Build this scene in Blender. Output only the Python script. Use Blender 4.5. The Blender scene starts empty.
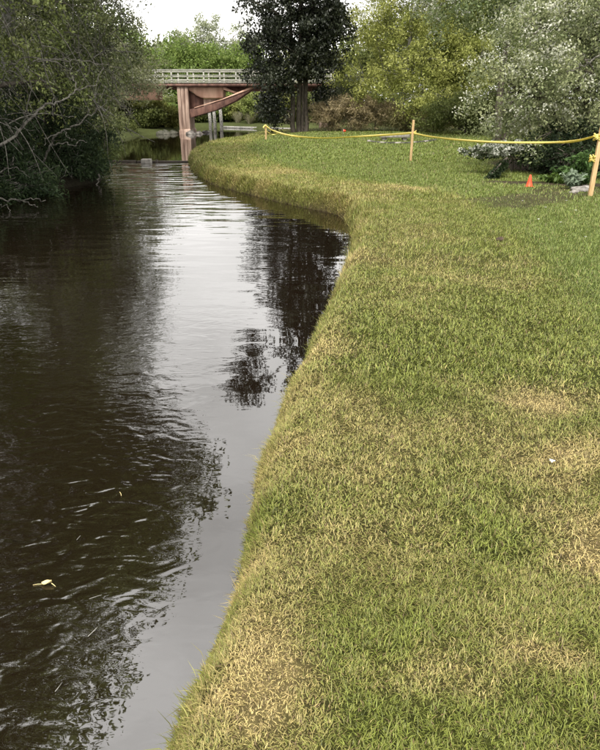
import bpy, math
import numpy as np
R = math.radians
scene = bpy.context.scene
COL = scene.collection

# ------------------------------------------------------------------ camera
PITCH, FPX, EYE = 23.0, 640.0, 1.6
cam_d = bpy.data.cameras.new('camera'); cam = bpy.data.objects.new('camera', cam_d); COL.objects.link(cam)
cam.location = (0, 0, EYE); cam.rotation_euler = (R(90 - PITCH), 0, 0)
cam_d.sensor_fit = 'VERTICAL'; cam_d.sensor_height = 36; cam_d.sensor_width = 36
cam_d.lens = FPX / 750 * 36; cam_d.clip_start = 0.05; cam_d.clip_end = 2000
scene.camera = cam

# ------------------------------------------------------------------ sky, sun, exposure (bright overcast)
SUN_EL, SUN_AZ = 58, 200          # azimuth clockwise from +Y
world = bpy.data.worlds.new('World'); scene.world = world; world.use_nodes = True
wn, wl = world.node_tree.nodes, world.node_tree.links
wn.clear()
w_out = wn.new('ShaderNodeOutputWorld'); w_bg = wn.new('ShaderNodeBackground')
w_sky = wn.new('ShaderNodeTexSky'); w_sky.sky_type = 'NISHITA'; w_sky.sun_disc = False
w_sky.sun_elevation = R(SUN_EL); w_sky.sun_rotation = R(SUN_AZ)
w_sky.air_density = 1.0; w_sky.dust_density = 4.0; w_sky.ozone_density = 1.0
w_hs = wn.new('ShaderNodeHueSaturation'); w_hs.inputs['Saturation'].default_value = 0.12
w_mix = wn.new('ShaderNodeMix'); w_mix.data_type = 'RGBA'; w_mix.inputs[0].default_value = 0.72
w_tc = wn.new('ShaderNodeTexCoord'); w_map = wn.new('ShaderNodeMapping'); w_map.inputs['Scale'].default_value = (1, 1, 2.2)
w_no = wn.new('ShaderNodeTexNoise'); w_no.inputs['Scale'].default_value = 2.6; w_no.inputs['Detail'].default_value = 6
w_cr = wn.new('ShaderNodeValToRGB')
w_cr.color_ramp.elements[0].position = 0.32; w_cr.color_ramp.elements[0].color = (6.9, 6.7, 6.4, 1)
w_cr.color_ramp.elements[1].position = 0.66; w_cr.color_ramp.elements[1].color = (12.0, 11.7, 11.3, 1)
wl.new(w_tc.outputs['Generated'], w_map.inputs['Vector']); wl.new(w_map.outputs[0], w_no.inputs['Vector'])
wl.new(w_no.outputs[0], w_cr.inputs[0])
wl.new(w_sky.outputs[0], w_hs.inputs['Color']); wl.new(w_hs.outputs[0], w_mix.inputs[6]); wl.new(w_cr.outputs[0], w_mix.inputs[7])
wl.new(w_mix.outputs[2], w_bg.inputs['Color']); w_bg.inputs['Strength'].default_value = 0.125
wl.new(w_bg.outputs[0], w_out.inputs['Surface'])

sun_d = bpy.data.lights.new('sun', 'SUN'); sun_d.energy = 2.1; sun_d.angle = R(10); sun_d.color = (1.0, 0.95, 0.87)
sun = bpy.data.objects.new('sun', sun_d); COL.objects.link(sun)
sun.rotation_euler = (R(90 - SUN_EL), 0, R(180 - SUN_AZ))
vs = scene.view_settings
vs.view_transform = 'Standard'; vs.look = 'None'; vs.gamma = 1.0; vs.use_curve_mapping = False; vs.exposure = 1.1
scene.render.resolution_x = 819; scene.render.resolution_y = 1024

# ------------------------------------------------------------------ pixel helpers
CP, SP = math.cos(R(PITCH)), math.sin(R(PITCH))
def ray(x, y):
    u, v = (x - 300) / FPX, -(y - 375) / FPX
    return np.array((u, CP + v * SP, -SP + v * CP))
def px(x, y, z=0.0):                       # photo pixel -> point on the level z
    d = ray(x, y); t = (z - EYE) / d[2]
    return np.array((d[0] * t, d[1] * t, z))
def pxd(x, y, dist):                       # photo pixel -> point at forward distance
    d = ray(x, y); t = dist / d[1]
    return np.array((d[0] * t, dist, EYE + d[2] * t))

# ------------------------------------------------------------------ numpy noise
_T = np.random.RandomState(11).rand(256, 256)
def vnoise(x, y):
    xi, yi = np.floor(x).astype(int), np.floor(y).astype(int)
    fx, fy = x - xi, y - yi
    fx, fy = fx * fx * (3 - 2 * fx), fy * fy * (3 - 2 * fy)
    a, b = _T[xi & 255, yi & 255], _T[(xi + 1) & 255, yi & 255]
    c, d = _T[xi & 255, (yi + 1) & 255], _T[(xi + 1) & 255, (yi + 1) & 255]
    return (a * (1 - fx) + b * fx) * (1 - fy) + (c * (1 - fx) + d * fx) * fy
def fbm(x, y, o=4):
    s, a, n = 0, 1, 0
    for k in range(o):
        s = s + a * vnoise(x * 2 ** k + 17.3 * k, y * 2 ** k + 5.1 * k); n += a; a *= 0.5
    return s / n
def sstep(a, b, x):
    t = np.clip((x - a) / (b - a), 0, 1); return t * t * (3 - 2 * t)

# ------------------------------------------------------------------ mesh helpers
def mesh_np(name, verts, faces_flat, face_len, mat, parent=None, smooth=False, col=None):
    """verts (n,3); faces_flat 1-D loop indices; face_len 1-D counts"""
    me = bpy.data.meshes.new(name)
    verts = np.asarray(verts, dtype=np.float32); faces_flat = np.asarray(faces_flat, dtype=np.int32)
    face_len = np.asarray(face_len, dtype=np.int32)
    me.vertices.add(len(verts)); me.vertices.foreach_set('co', verts.ravel())
    me.loops.add(len(faces_flat)); me.loops.foreach_set('vertex_index', faces_flat)
    me.polygons.add(len(face_len))
    st = np.zeros(len(face_len), dtype=np.int32); st[1:] = np.cumsum(face_len)[:-1]
    me.polygons.foreach_set('loop_start', st)
    if smooth: me.polygons.foreach_set('use_smooth', np.ones(len(face_len), dtype=bool))
    me.update(calc_edges=True)
    if col is not None:
        ca = me.color_attributes.new('tint', 'FLOAT_COLOR', 'POINT')
        c4 = np.ones((len(verts), 4), dtype=np.float32); c4[:, :3] = col
        ca.data.foreach_set('color', c4.ravel())
    me.materials.append(mat)
    o = bpy.data.objects.new(name, me); COL.objects.link(o)
    if parent is not None: o.parent = parent
    return o

class MB:
    """collects boxes, prisms and tubes into one mesh"""
    def __init__(s): s.v = []; s.f = []; s.n = 0
    def add(s, v, f):
        v = np.asarray(v, float); s.v.append(v)
        s.f += [tuple(i + s.n for i in q) for q in f]; s.n += len(v); return s
    def box(s, a, b):
        (x0, y0, z0), (x1, y1, z1) = a, b
        return s.add([(x0,y0,z0),(x1,y0,z0),(x1,y1,z0),(x0,y1,z0),(x0,y0,z1),(x1,y0,z1),(x1,y1,z1),(x0,y1,z1)],
                     [(0,3,2,1),(4,5,6,7),(0,1,5,4),(1,2,6,5),(2,3,7,6),(3,0,4,7)])
    def prism(s, poly, y0, y1):            # polygon in x,z extruded along y
        n = len(poly)
        v = [(x, y0, z) for x, z in poly] + [(x, y1, z) for x, z in poly]
        f = [tuple(range(n)), tuple(range(2*n-1, n-1, -1))] + [(i, i+n, (i+1)%n+n, (i+1)%n) for i in range(n)]
        return s.add(v, f)
    def tube(s, P, r, k=6):
        P = np.asarray(P, float); n = len(P); r = np.broadcast_to(r, n)
        T = np.gradient(P, axis=0); T /= np.linalg.norm(T, axis=1)[:, None] + 1e-9
        ref = np.array((0.31, 0.17, 0.93)) if abs(T[0][2]) < 0.8 else np.array((0.95, 0.2, 0.1))
        A = np.cross(T, ref); A /= np.linalg.norm(A, axis=1)[:, None] + 1e-9
        B = np.cross(T, A)
        a = np.arange(k) / k * 2 * np.pi
        V = P[:, None] + r[:, None, None] * (np.cos(a)[None, :, None] * A[:, None] + np.sin(a)[None, :, None] * B[:, None])
        f = [(i*k+j, i*k+(j+1)%k, (i+1)*k+(j+1)%k, (i+1)*k+j) for i in range(n-1) for j in range(k)]
        f += [tuple(range(k-1, -1, -1)), tuple((n-1)*k + j for j in range(k))]
        return s.add(V.reshape(-1, 3), f)
    def build(s, name, mat, parent=None, smooth=False, bevel=0, off=None):
        v = np.concatenate(s.v)
        if off is not None: v = v - np.asarray(off)
        o = mesh_np(name, v, np.fromiter((i for q in s.f for i in q), dtype=np.int32), [len(q) for q in s.f], mat, parent, smooth)
        if bevel:
            m = o.modifiers.new('bevel', 'BEVEL'); m.width = bevel; m.segments = 2; m.limit_method = 'ANGLE'
        return o

def tag(o, label=None, cat=None, group=None, kind=None):
    if label: o['label'] = label
    if cat: o['category'] = cat
    if group: o['group'] = group
    if kind: o['kind'] = kind
    return o
def empty(name, loc, label, cat, group=None):
    e = bpy.data.objects.new(name, None); COL.objects.link(e); e.location = loc; e.empty_display_size = 0.2
    return tag(e, label, cat, group)
def curve_pts(ctrl, n=8):                   # Catmull-Rom
    c = np.asarray(ctrl, float); c = np.vstack([2*c[0]-c[1], c, 2*c[-1]-c[-2]]); out = []
    for i in range(1, len(c)-2):
        for t in np.arange(n)/n:
            p0, p1, p2, p3 = c[i-1:i+3]
            out.append(0.5*((2*p1)+(-p0+p2)*t+(2*p0-5*p1+4*p2-p3)*t*t+(-p0+3*p1-3*p2+p3)*t**3))
    out.append(c[-2]); return np.array(out)

# ------------------------------------------------------------------ materials
def mat(name, rough=0.8, spec=0.3):
    m = bpy.data.materials.new(name); m.use_nodes = True
    b = m.node_tree.nodes['Principled BSDF']
    b.inputs['Roughness'].default_value = rough; b.inputs['Specular IOR Level'].default_value = spec
    return m, m.node_tree.nodes, m.node_tree.links, b
def noise_mat(name, c0, c1, scale=8, rough=0.8, spec=0.3, stretch=(1,1,1), bump=0.3, bdist=0.01, lo=0.35, hi=0.65, detail=6):
    m, n, l, b = mat(name, rough, spec)
    tc = n.new('ShaderNodeTexCoord'); mp = n.new('ShaderNodeMapping'); mp.inputs['Scale'].default_value = stretch
    no = n.new('ShaderNodeTexNoise'); no.inputs['Scale'].default_value = scale; no.inputs['Detail'].default_value = detail
    cr = n.new('ShaderNodeValToRGB'); cr.color_ramp.elements[0].position = lo; cr.color_ramp.elements[1].position = hi
    cr.color_ramp.elements[0].color = (*c0, 1); cr.color_ramp.elements[1].color = (*c1, 1)
    l.new(tc.outputs['Object'], mp.inputs[0]); l.new(mp.outputs[0], no.inputs['Vector']); l.new(no.outputs[0], cr.inputs[0])
    l.new(cr.outputs[0], b.inputs['Base Color'])
    if bump:
        bp = n.new('ShaderNodeBump'); bp.inputs['Strength'].default_value = bump; bp.inputs['Distance'].default_value = bdist
        l.new(no.outputs[0], bp.inputs['Height']); l.new(bp.outputs[0], b.inputs['Normal'])
    return m
def leaf_mat(name, rough=0.55, trans=0.4, spec=0.22):
    m, n, l, b = mat(name, rough, spec)
    at = n.new('ShaderNodeAttribute'); at.attribute_name = 'tint'
    tr = n.new('ShaderNodeBsdfTranslucent'); mx = n.new('ShaderNodeMixShader'); mx.inputs[0].default_value = trans
    l.new(at.outputs['Color'], b.inputs['Base Color']); l.new(at.outputs['Color'], tr.inputs['Color'])
    l.new(b.outputs[0], mx.inputs[1]); l.new(tr.outputs[0], mx.inputs[2])
    l.new(mx.outputs[0], n['Material Output'].inputs['Surface'])
    return m
LEAF = leaf_mat('leaf'); GLOSSY_LEAF = leaf_mat('glossy_leaf', 0.42, 0.16, 0.35); BLADE = leaf_mat('grass_blade', 0.5, 0.14, 0.3)
BARK = noise_mat('bark', (0.035,0.028,0.022), (0.12,0.10,0.08), 9, stretch=(3,3,0.6), bump=0.8, bdist=0.02)
PALE_BARK = noise_mat('pale_bark', (0.10,0.095,0.085), (0.34,0.33,0.30), 7, stretch=(2,2,2), bump=0.6, bdist=0.02)
LIMB_BARK = noise_mat('weathered_limb', (0.04,0.036,0.03), (0.17,0.16,0.135), 9, stretch=(2,2,2), bump=0.7, bdist=0.02)
WOOD = noise_mat('stake_wood', (0.42,0.27,0.12), (0.62,0.44,0.24), 6, 0.7, stretch=(12,12,0.7), bump=0.25, bdist=0.004)
STONE = noise_mat('stone', (0.14,0.13,0.115), (0.36,0.33,0.30), 9, bump=0.7, bdist=0.02)
DARK_TIMBER = noise_mat('wet_dark_timber', (0.02,0.016,0.012), (0.07,0.055,0.04), 7, 0.6, stretch=(1,8,8), bump=0.5)
PIER = noise_mat('pier_concrete', (0.20,0.13,0.10), (0.46,0.34,0.27), 3.0, stretch=(1.4,1.4,0.22), bump=0.35, bdist=0.02)
SALMON = noise_mat('salmon_paint', (0.44,0.25,0.18), (0.66,0.43,0.32), 2.2, 0.6, stretch=(1.2,1.2,0.3), bump=0.1)
RUST = noise_mat('rust_brown_steel', (0.075,0.038,0.03), (0.19,0.10,0.075), 4, 0.7, stretch=(1,1,0.5), bump=0.2)
RAIL = noise_mat('rail_paint', (0.28,0.28,0.24), (0.50,0.49,0.43), 4, 0.7, stretch=(0.6,3,3), bump=0.2)
DECK = noise_mat('deck_timber', (0.10,0.085,0.07), (0.22,0.19,0.16), 3, stretch=(4,0.6,1), bump=0.3)

# ------------------------------------------------------------------ outline of the water
ZW = -0.30                                   # water level; lawn is about 0
near = [px(*q, -0.27)[:2] for q in [(168,750),(194,680),(228,600),(243,540),(253,480),(272,430),(292,380),(312,340),(327,305),(342,270),(349,243)]]
cove = [px(*q, -0.30)[:2] for q in [(347,226),(336,215),(300,207),(250,195),(215,185),(196,175),(189,164),(192,156),(211,148),(240,141.5)]]
right_edge = [(-1.0,-8),(-0.75,-3),(-0.56,0)] + [tuple(p) for p in near] + [tuple(p) for p in cove] + [(-2.4,43.0),(-0.6,46.2),(4,47.5),(14,49.5),(30,54)]
left_edge = [(30,60),(14,55),(4,52.5),(-2.6,53.5),(-6.5,58),(-8.8,55),(-8.6,50),(-8.4,46.6),(-9.8,43.5),(-10.4,38),(-9.6,31),(-8.6,25),(-7.4,21),(-5.6,18.6),(-5.3,17.3),(-6.2,15),(-6.5,12.5),(-6.9,9),(-7.1,4),(-7.2,-8)]
POLY = np.vstack([curve_pts(right_edge, 6), curve_pts(left_edge, 6)])
LEFTLINE = curve_pts(left_edge, 4)
def poly_sd(x, y):
    """distance to the shoreline, positive on land"""
    P, Q = POLY, np.roll(POLY, -1, 0)
    d2 = np.full(x.shape, 1e9); ins = np.zeros(x.shape, bool)
    for (ax, ay), (bx, by) in zip(P, Q):
        ex, ey = bx-ax, by-ay; L = ex*ex+ey*ey
        if L < 1e-12: continue
        t = np.clip(((x-ax)*ex+(y-ay)*ey)/L, 0, 1)
        d2 = np.minimum(d2, (x-ax-t*ex)**2+(y-ay-t*ey)**2)
        c = ((ay > y) != (by > y))
        if ey != 0: ins ^= c & (x < ax+(y-ay)/ey*ex)
    d = np.sqrt(d2); return np.where(ins, -d, d) + 0.07*(fbm(x*2.7+31, y*2.7, 3)-0.5)*np.exp(-d*1.5)
def left_side(x, y):                         # which bank: left bank and the far bank
    xl = np.interp(y, [-8,4,9,12.5,15,17.5,21,25,31,38,43,46,52,200],[-3.5,-3,-3,-3,-3,-4.2,-5.8,-6.4,-7,-7,-6.5,-5,-4,-4])
    return (x < xl) | (y > np.interp(x,[-20,-6,-2,4,14,30],[56,54,49.5,50,52.3,57]))
def height(x, y, s=None):
    x, y = np.asarray(x, float), np.asarray(y, float)
    if s is None: s = poly_sd(x, y)
    L = left_side(x, y)
    # sod strip lies a little proud; gentle rise towards the far lawn and to the right
    h = 0.02*(1-sstep(2.0, 2.25, s + 0.25*(fbm(x*0.7, y*0.7)-0.5))) \
        + 0.24*sstep(17, 33, y)*sstep(0.2, 5, s) + 0.10*sstep(2.2, 4.5, x)*(1-sstep(12, 16, y)) \
        + 0.07*(fbm(x*0.6+3, y*0.6)-0.5) + 0.02*(vnoise(x*3.1, y*3.1)-0.5)
    h = h - 0.10*np.exp(-((x-6.2)/2.0)**2-((y-15.2)/1.6)**2)
    h = np.where(L, 0.05+0.35*sstep(0, 5, s)+0.25*(fbm(x*0.5, y*0.5)-0.5), h)
    w = np.where(L, 0.5, 0.28 + 0.22*(fbm(x*1.6+9, y*1.6)-0.5))
    t = np.clip(s/w, 0, 1)
    up = -0.36 + (h+0.36)*(1-(1-t)**2.2)
    dn = -0.36 - 0.75*np.clip(-s/1.3, 0, 1)
    return np.where(s >= 0, up, dn)
def gz(x, y): return float(height(np.array([x]), np.array([y]))[0])
def hit(x, y):                               # photo pixel -> point on the ground
    p = px(x, y, 0)
    for _ in range(12): p = px(x, y, gz(p[0], p[1]))
    return p

# dryness of the lawn (0 green .. 1 straw): laid sod with dead patches
PATCH = [(*px(x, y)[:2], r, k) for x, y, r, k in [
    (548,392,0.26,0.75),(515,396,0.18,0.5),(592,448,0.25,0.75),(594,538,0.13,0.95),(570,484,0.12,0.5),(262,700,0.15,0.9),(215,720,0.10,0.7),
    (345,470,0.22,0.35),(300,435,0.16,0.55),(318,345,0.22,0.45),(428,715,0.10,0.6),(525,668,0.10,0.75),(330,560,0.18,0.35),
    (470,690,0.10,0.4),(300,640,0.14,0.5),(420,190,0.9,0.45),(350,258,0.4,0.4),(260,172,1.2,0.3),(390,425,0.3,0.2),(250,560,0.10,0.6)]]
GREEN = [(*px(x, y)[:2], r, k) for x, y, r, k in [
    (400,650,0.22,0.45),(490,540,0.16,0.5),(520,720,0.22,0.45),(560,330,0.8,0.4),(440,360,0.6,0.25),(255,500,0.14,0.35),(380,730,0.12,0.4),(600,640,0.2,0.4)]]
def dryness(x, y, s):
    d = 0.17 + 0.50*(fbm(x*0.8+40, y*0.5, 4)-0.5) + 0.65*(fbm(x*3.3, y*3.3+9, 3)-0.5)
    roll = np.floor(y*1.35 + 0.25*x + 0.25*fbm(x*1.5, y*1.5)); d = d + 0.16*(_T[roll.astype(int) & 255, 7]-0.5)   # rolls of sod laid across the bank
    wx = x + 0.55*(fbm(x*1.7+3, y*1.7, 4)-0.5) + 0.16*(fbm(x*7, y*7+4, 2)-0.5); wy = y + 0.55*(fbm(x*1.7+60, y*1.7, 4)-0.5) + 0.16*(fbm(x*7+5, y*7, 2)-0.5)
    for a, b, r, k in PATCH: d = d + 0.9*k*np.exp(-(((wx-a)/(r*1.25))**2+((wy-b)/(r*0.95))**2)**1.2)
    for a, b, r, k in GREEN: d = d - k*np.exp(-(((x-a)/r)**2+((y-b)/r)**2))
    d = d + 0.12*(1-sstep(0.1, 0.55, s))
    d = d - 0.36*sstep(1.95, 2.5, s + 0.5*(fbm(x*0.7, y*0.7)-0.5))
    return np.clip(d, 0, 1)
GREENC, STRAW, BROWN, LUSH = (np.array(c) for c in ((0.160,0.186,0.036),(0.47,0.37,0.155),(0.17,0.12,0.06),(0.112,0.158,0.036)))
def soil_amount(x, y):
    d = ((x-5.6)/1.7)**2 + ((y-14.6)/1.1)**2
    a = 1-sstep(0.55, 1.1, d + 0.9*(fbm(x*1.4, y*1.4)-0.5))
    b = 1-sstep(0.7, 1.2, ((x-8.4)/3.2)**2+((y-18.6)/3.0)**2)
    c = sstep(37, 39, y + (fbm(x*.4,y*.4)-.5)*3)*(1-sstep(52,54,y))*sstep(0.5,1.5,x+2)
    t = np.clip(((x-3.6)*2.0+(y-10.9)*2.3)/9.29, 0, 1); q = np.hypot(x-3.6-2.0*t, y-10.9-2.3*t)
    e = 1-sstep(0.30, 0.75, q + 1.5*(fbm(x*2.2, y*2.2)-0.5))
    return np.maximum(np.maximum(np.maximum(a*0.95, b), c*0.6), e*0.72)

# ------------------------------------------------------------------ ground: one sheet, fine near the camera
def graded(lo, hi, f0, f1, step, grow):
    a = list(np.arange(f0, f1+1e-6, step)); st = step; v = f0
    left = []
    while v > lo: st = min(st*grow, 25); v -= st; left.append(v)
    st = step; v = a[-1]
    while v < hi: st = min(st*grow, 25); v += st; a.append(v)
    return np.array(left[::-1] + a)
def sheet(gx, gy, zf):
    X, Y = np.meshgrid(gx, gy); X, Y = X.ravel(), Y.ravel()
    nx, ny = len(gx), len(gy)
    i = (np.arange(ny-1)[:, None]*nx+np.arange(nx-1)[None]).ravel()
    F = np.stack([i, i+1, i+nx+1, i+nx], 1)
    return X, Y, zf(X, Y), F
gx = graded(-400, 400, -5.2, 6.0, 0.095, 1.09); gy1 = graded(-60, 30.0, 0.0, 14.0, 0.095, 1.028)
gy = np.concatenate([gy1, graded(gy1[-1]+0.3, 700, gy1[-1]+0.3, 60, 0.4, 1.12)[0:]]); gy = np.unique(gy)
X, Y = np.meshgrid(gx, gy); X, Y = X.ravel(), Y.ravel(); S = poly_sd(X, Y); Z = height(X, Y, S)
nx, ny = len(gx), len(gy)
ii = (np.arange(ny-1)[:, None]*nx+np.arange(nx-1)[None]).ravel()
F = np.stack([ii, ii+1, ii+nx+1, ii+nx], 1)
D = dryness(X, Y, S)[:, None]
C = (GREENC*(1-D)+STRAW*0.75*D)*(0.15+0.12*sstep(0.6, 0.95, D[:, 0])*(1-sstep(3, 20, Y))+0.50*sstep(3, 20, Y))[:, None]  # tint darkened near the camera: shade between the blades put into the ground
lush = sstep(2.0, 2.6, S)[:, None]; C = C*(1-0.5*lush)+LUSH*0.75*0.5*lush
SO = soil_amount(X, Y)[:, None]; C = C*(1-SO)+np.array((0.038,0.027,0.019))*SO*(0.5+fbm(X*6, Y*6))[:, None]
bank = (1-sstep(0.02, 0.10, S))[:, None]; C = C*(1-bank)+np.array((0.035,0.026,0.015))*bank
LM = left_side(X, Y)[:, None]; C = np.where(LM, np.where((Y > 30)[:, None], np.array((0.055,0.065,0.022)), np.array((0.020,0.018,0.011)))*(0.6+0.8*fbm(X*2,Y*2))[:, None], C)  # nearer left bank almost black: shade under the trees put into its colour
m, n, l, b = mat('ground_turf', 0.95, 0.1)
at = n.new('ShaderNodeAttribute'); at.attribute_name = 'tint'
tc = n.new('ShaderNodeTexCoord'); no = n.new('ShaderNodeTexNoise'); no.inputs['Scale'].default_value = 22; no.inputs['Detail'].default_value = 8
mp = n.new('ShaderNodeMapRange'); mp.inputs[1].default_value = 0.3; mp.inputs[2].default_value = 0.7; mp.inputs[3].default_value = 0.55; mp.inputs[4].default_value = 1.35
mx = n.new('ShaderNodeMix'); mx.data_type = 'RGBA'; mx.blend_type = 'MULTIPLY'; mx.inputs[0].default_value = 1
bp = n.new('ShaderNodeBump'); bp.inputs['Strength'].default_value = 0.8; bp.inputs['Distance'].default_value = 0.02
l.new(tc.outputs['Object'], no.inputs['Vector']); l.new(no.outputs[0], mp.inputs[0]); l.new(at.outputs['Color'], mx.inputs[6]); l.new(mp.outputs[0], mx.inputs[7])
l.new(mx.outputs[2], b.inputs['Base Color']); l.new(no.outputs[0], bp.inputs['Height']); l.new(bp.outputs[0], b.inputs['Normal'])
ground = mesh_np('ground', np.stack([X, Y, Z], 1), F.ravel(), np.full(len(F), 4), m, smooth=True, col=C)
tag(ground, 'grassy ground with lawn and wooded stream banks', 'ground', kind='structure')

# ------------------------------------------------------------------ water
def water_mat(name):
    m, n, l, b = mat(name, 0.015, 0.5)
    b.inputs['Base Color'].default_value = (0.007, 0.0042, 0.0024, 1); b.inputs['IOR'].default_value = 2.35
    tc = n.new('ShaderNodeTexCoord'); at = n.new('ShaderNodeAttribute'); at.attribute_name = 'tint'
    sp = n.new('ShaderNodeSeparateColor'); l.new(at.outputs['Color'], sp.inputs[0])
    def nz(scale, st, det, dist=0.0, rot=0):
        mp = n.new('ShaderNodeMapping'); mp.inputs['Scale'].default_value = st; mp.inputs['Rotation'].default_value = (0,0,R(rot))
        no = n.new('ShaderNodeTexNoise'); no.inputs['Scale'].default_value = scale; no.inputs['Detail'].default_value = det; no.inputs['Distortion'].default_value = dist
        l.new(tc.outputs['Object'], mp.inputs[0]); l.new(mp.outputs[0], no.inputs['Vector']); return no
    def mul(a, bb, k=None):
        q = n.new('ShaderNodeMath'); q.operation = 'MULTIPLY'; l.new(a, q.inputs[0])
        if k is None: l.new(bb, q.inputs[1])
        else: q.inputs[1].default_value = k
        return q.outputs[0]
    def add(a, bb):
        q = n.new('ShaderNodeMath'); q.operation = 'ADD'; l.new(a, q.inputs[0]); l.new(bb, q.inputs[1]); return q.outputs[0]
    a = mul(nz(3.0, (0.35, 1.0, 1), 1.0, 0.3, 6).outputs[0], sp.outputs[1])         # long low swells across the stream
    c = mul(nz(10.0, (0.55, 1.0, 1), 1.2, 0.9, -18).outputs[0], sp.outputs[0], None)  # wind ripples
    a2 = mul(a, None, 1.0); c2 = mul(c, None, 0.5)
    bp = n.new('ShaderNodeBump'); bp.inputs['Strength'].default_value = 1.0; bp.inputs['Distance'].default_value = 0.035
    f2 = mul(mul(nz(27.0, (0.6, 1.0, 1), 1.5, 0.5, 12).outputs[0], sp.outputs[0]), None, 0.11)
    l.new(add(add(a2, c2), f2), bp.inputs['Height']); l.new(bp.outputs[0], b.inputs['Normal'])
    return m
WATER = water_mat('stream_water')
def water_sheet(name, x0, x1, y0, y1, step, z, ripf, label):
    gx, gy = np.arange(x0, x1+1e-6, step), np.arange(y0, y1+1e-6, step)
    X, Y, Zz, F = sheet(gx, gy, lambda x, y: np.full(x.shape, z))
    col = np.zeros((len(X), 3)); col[:, 0], col[:, 1] = ripf(X, Y)
    o = mesh_np(name, np.stack([X, Y, Zz], 1), F.ravel(), np.full(len(F), 4), WATER, smooth=True, col=col)
    return tag(o, label, 'water', kind='structure')
WEIR_Y = 23.6
def rip_stream(x, y):
    xr = np.interp(y, [p[1] for p in near], [p[0] for p in near])
    off = xr - x                                                   # metres out from the lawn edge
    calm = sstep(0.25, 0.95, off + 0.5*(fbm(x*1.3, y*1.3)-0.5))
    patch = 0.25 + 0.75*sstep(0.36, 0.60, fbm(x*0.55+7, y*0.3+2, 3))
    nearf = np.interp(y, [0, 2, 3, 4, 7, 12, 20, 24], [1.15, 1.05, 0.75, 0.30, 0.08, 0.055, 0.04, 0.035])
    fine = nearf*patch*(0.05+0.95*calm)
    swell = np.interp(y, [0, 3, 6, 9, 14, 24], [0.14, 0.14, 0.16, 0.30, 0.50, 0.65])*(0.3+0.7*calm)
    return fine, swell
stream = water_sheet('stream', -16, 4, -16.4, WEIR_Y, 0.25, ZW, rip_stream, 'dark brown rippled stream reflecting trees and white sky')
pool = water_sheet('upper_pool', -20, 36, WEIR_Y, 66, 1.06, ZW+0.03, lambda x, y: (np.full(x.shape, 0.02), np.full(x.shape, 0.05)), 'calm dark water above the low weir under the bridge')

# ------------------------------------------------------------------ tree builder
def leaves(centres, per, spread, L, W, pal, rng, up=0.5, flat=0.7, cvar=0.25, droop=0.0, fold=0.25):
    """rhombic leaves round every clump centre -> verts, colours"""
    n = len(centres)*per
    c = np.repeat(centres, per, 0)
    off = rng.normal(0, 1, (n, 3)); off /= np.linalg.norm(off, axis=1)[:, None]+1e-9
    off *= (rng.rand(n)**0.5)[:, None]*spread; off[:, 2] *= flat
    off[:, 2] -= droop*np.hypot(off[:, 0], off[:, 1])
    p = c+off
    nr = rng.normal(0, 1, (n, 3)); nr /= np.linalg.norm(nr, axis=1)[:, None]; nr[:, 2] += up*2*rng.rand(n); nr /= np.linalg.norm(nr, axis=1)[:, None]
    t = rng.normal(0, 1, (n, 3)); t[:, 2] -= 0.5; t -= nr*(t*nr).sum(1)[:, None]; t /= np.linalg.norm(t, axis=1)[:, None]+1e-9
    bt = np.cross(nr, t)
    sc = (0.65+0.7*rng.rand(n))[:, None]
    a = p - t*L*0.5*sc; e = p + t*L*0.5*sc - nr*L*0.12*sc
    q1 = p + bt*W*0.5*sc + nr*W*fold*sc; q2 = p - bt*W*0.5*sc + nr*W*fold*sc
    V = np.stack([a, q1, e, q2], 1).reshape(-1, 3)
    pal = np.asarray(pal, float)
    ci = np.repeat(rng.rand(len(centres)), per)*0.55 + rng.rand(n)*0.45
    k = np.clip(ci, 0, 0.999)*(len(pal)-1); i0 = np.minimum(k.astype(int), len(pal)-2); f = (k-i0)[:, None]
    col = pal[i0]*(1-f)+pal[i0+1]*f
    col *= (1+cvar*(rng.rand(n)*2-1))[:, None]
    return V, np.repeat(col, 4, 0)
def crown_points(lobes, n, rng, shell=0.42):
    w = np.array([l[6] if len(l) > 6 else l[3]*l[4]*l[5] for l in lobes], float); w /= w.sum()
    idx = rng.choice(len(lobes), n, p=w); Lb = np.array([l[:6] for l in lobes])[idx]
    d = rng.normal(0, 1, (n, 3)); d /= np.linalg.norm(d, axis=1)[:, None]
    r = rng.rand(n)**shell
    r *= 0.82+0.36*rng.rand(n)
    return Lb[:, :3]+d*r[:, None]*Lb[:, 3:], idx
def bez(a, b, c, n): t = np.linspace(0, 1, n)[:, None]; return a*(1-t)**2+2*b*t*(1-t)+c*t*t
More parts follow.
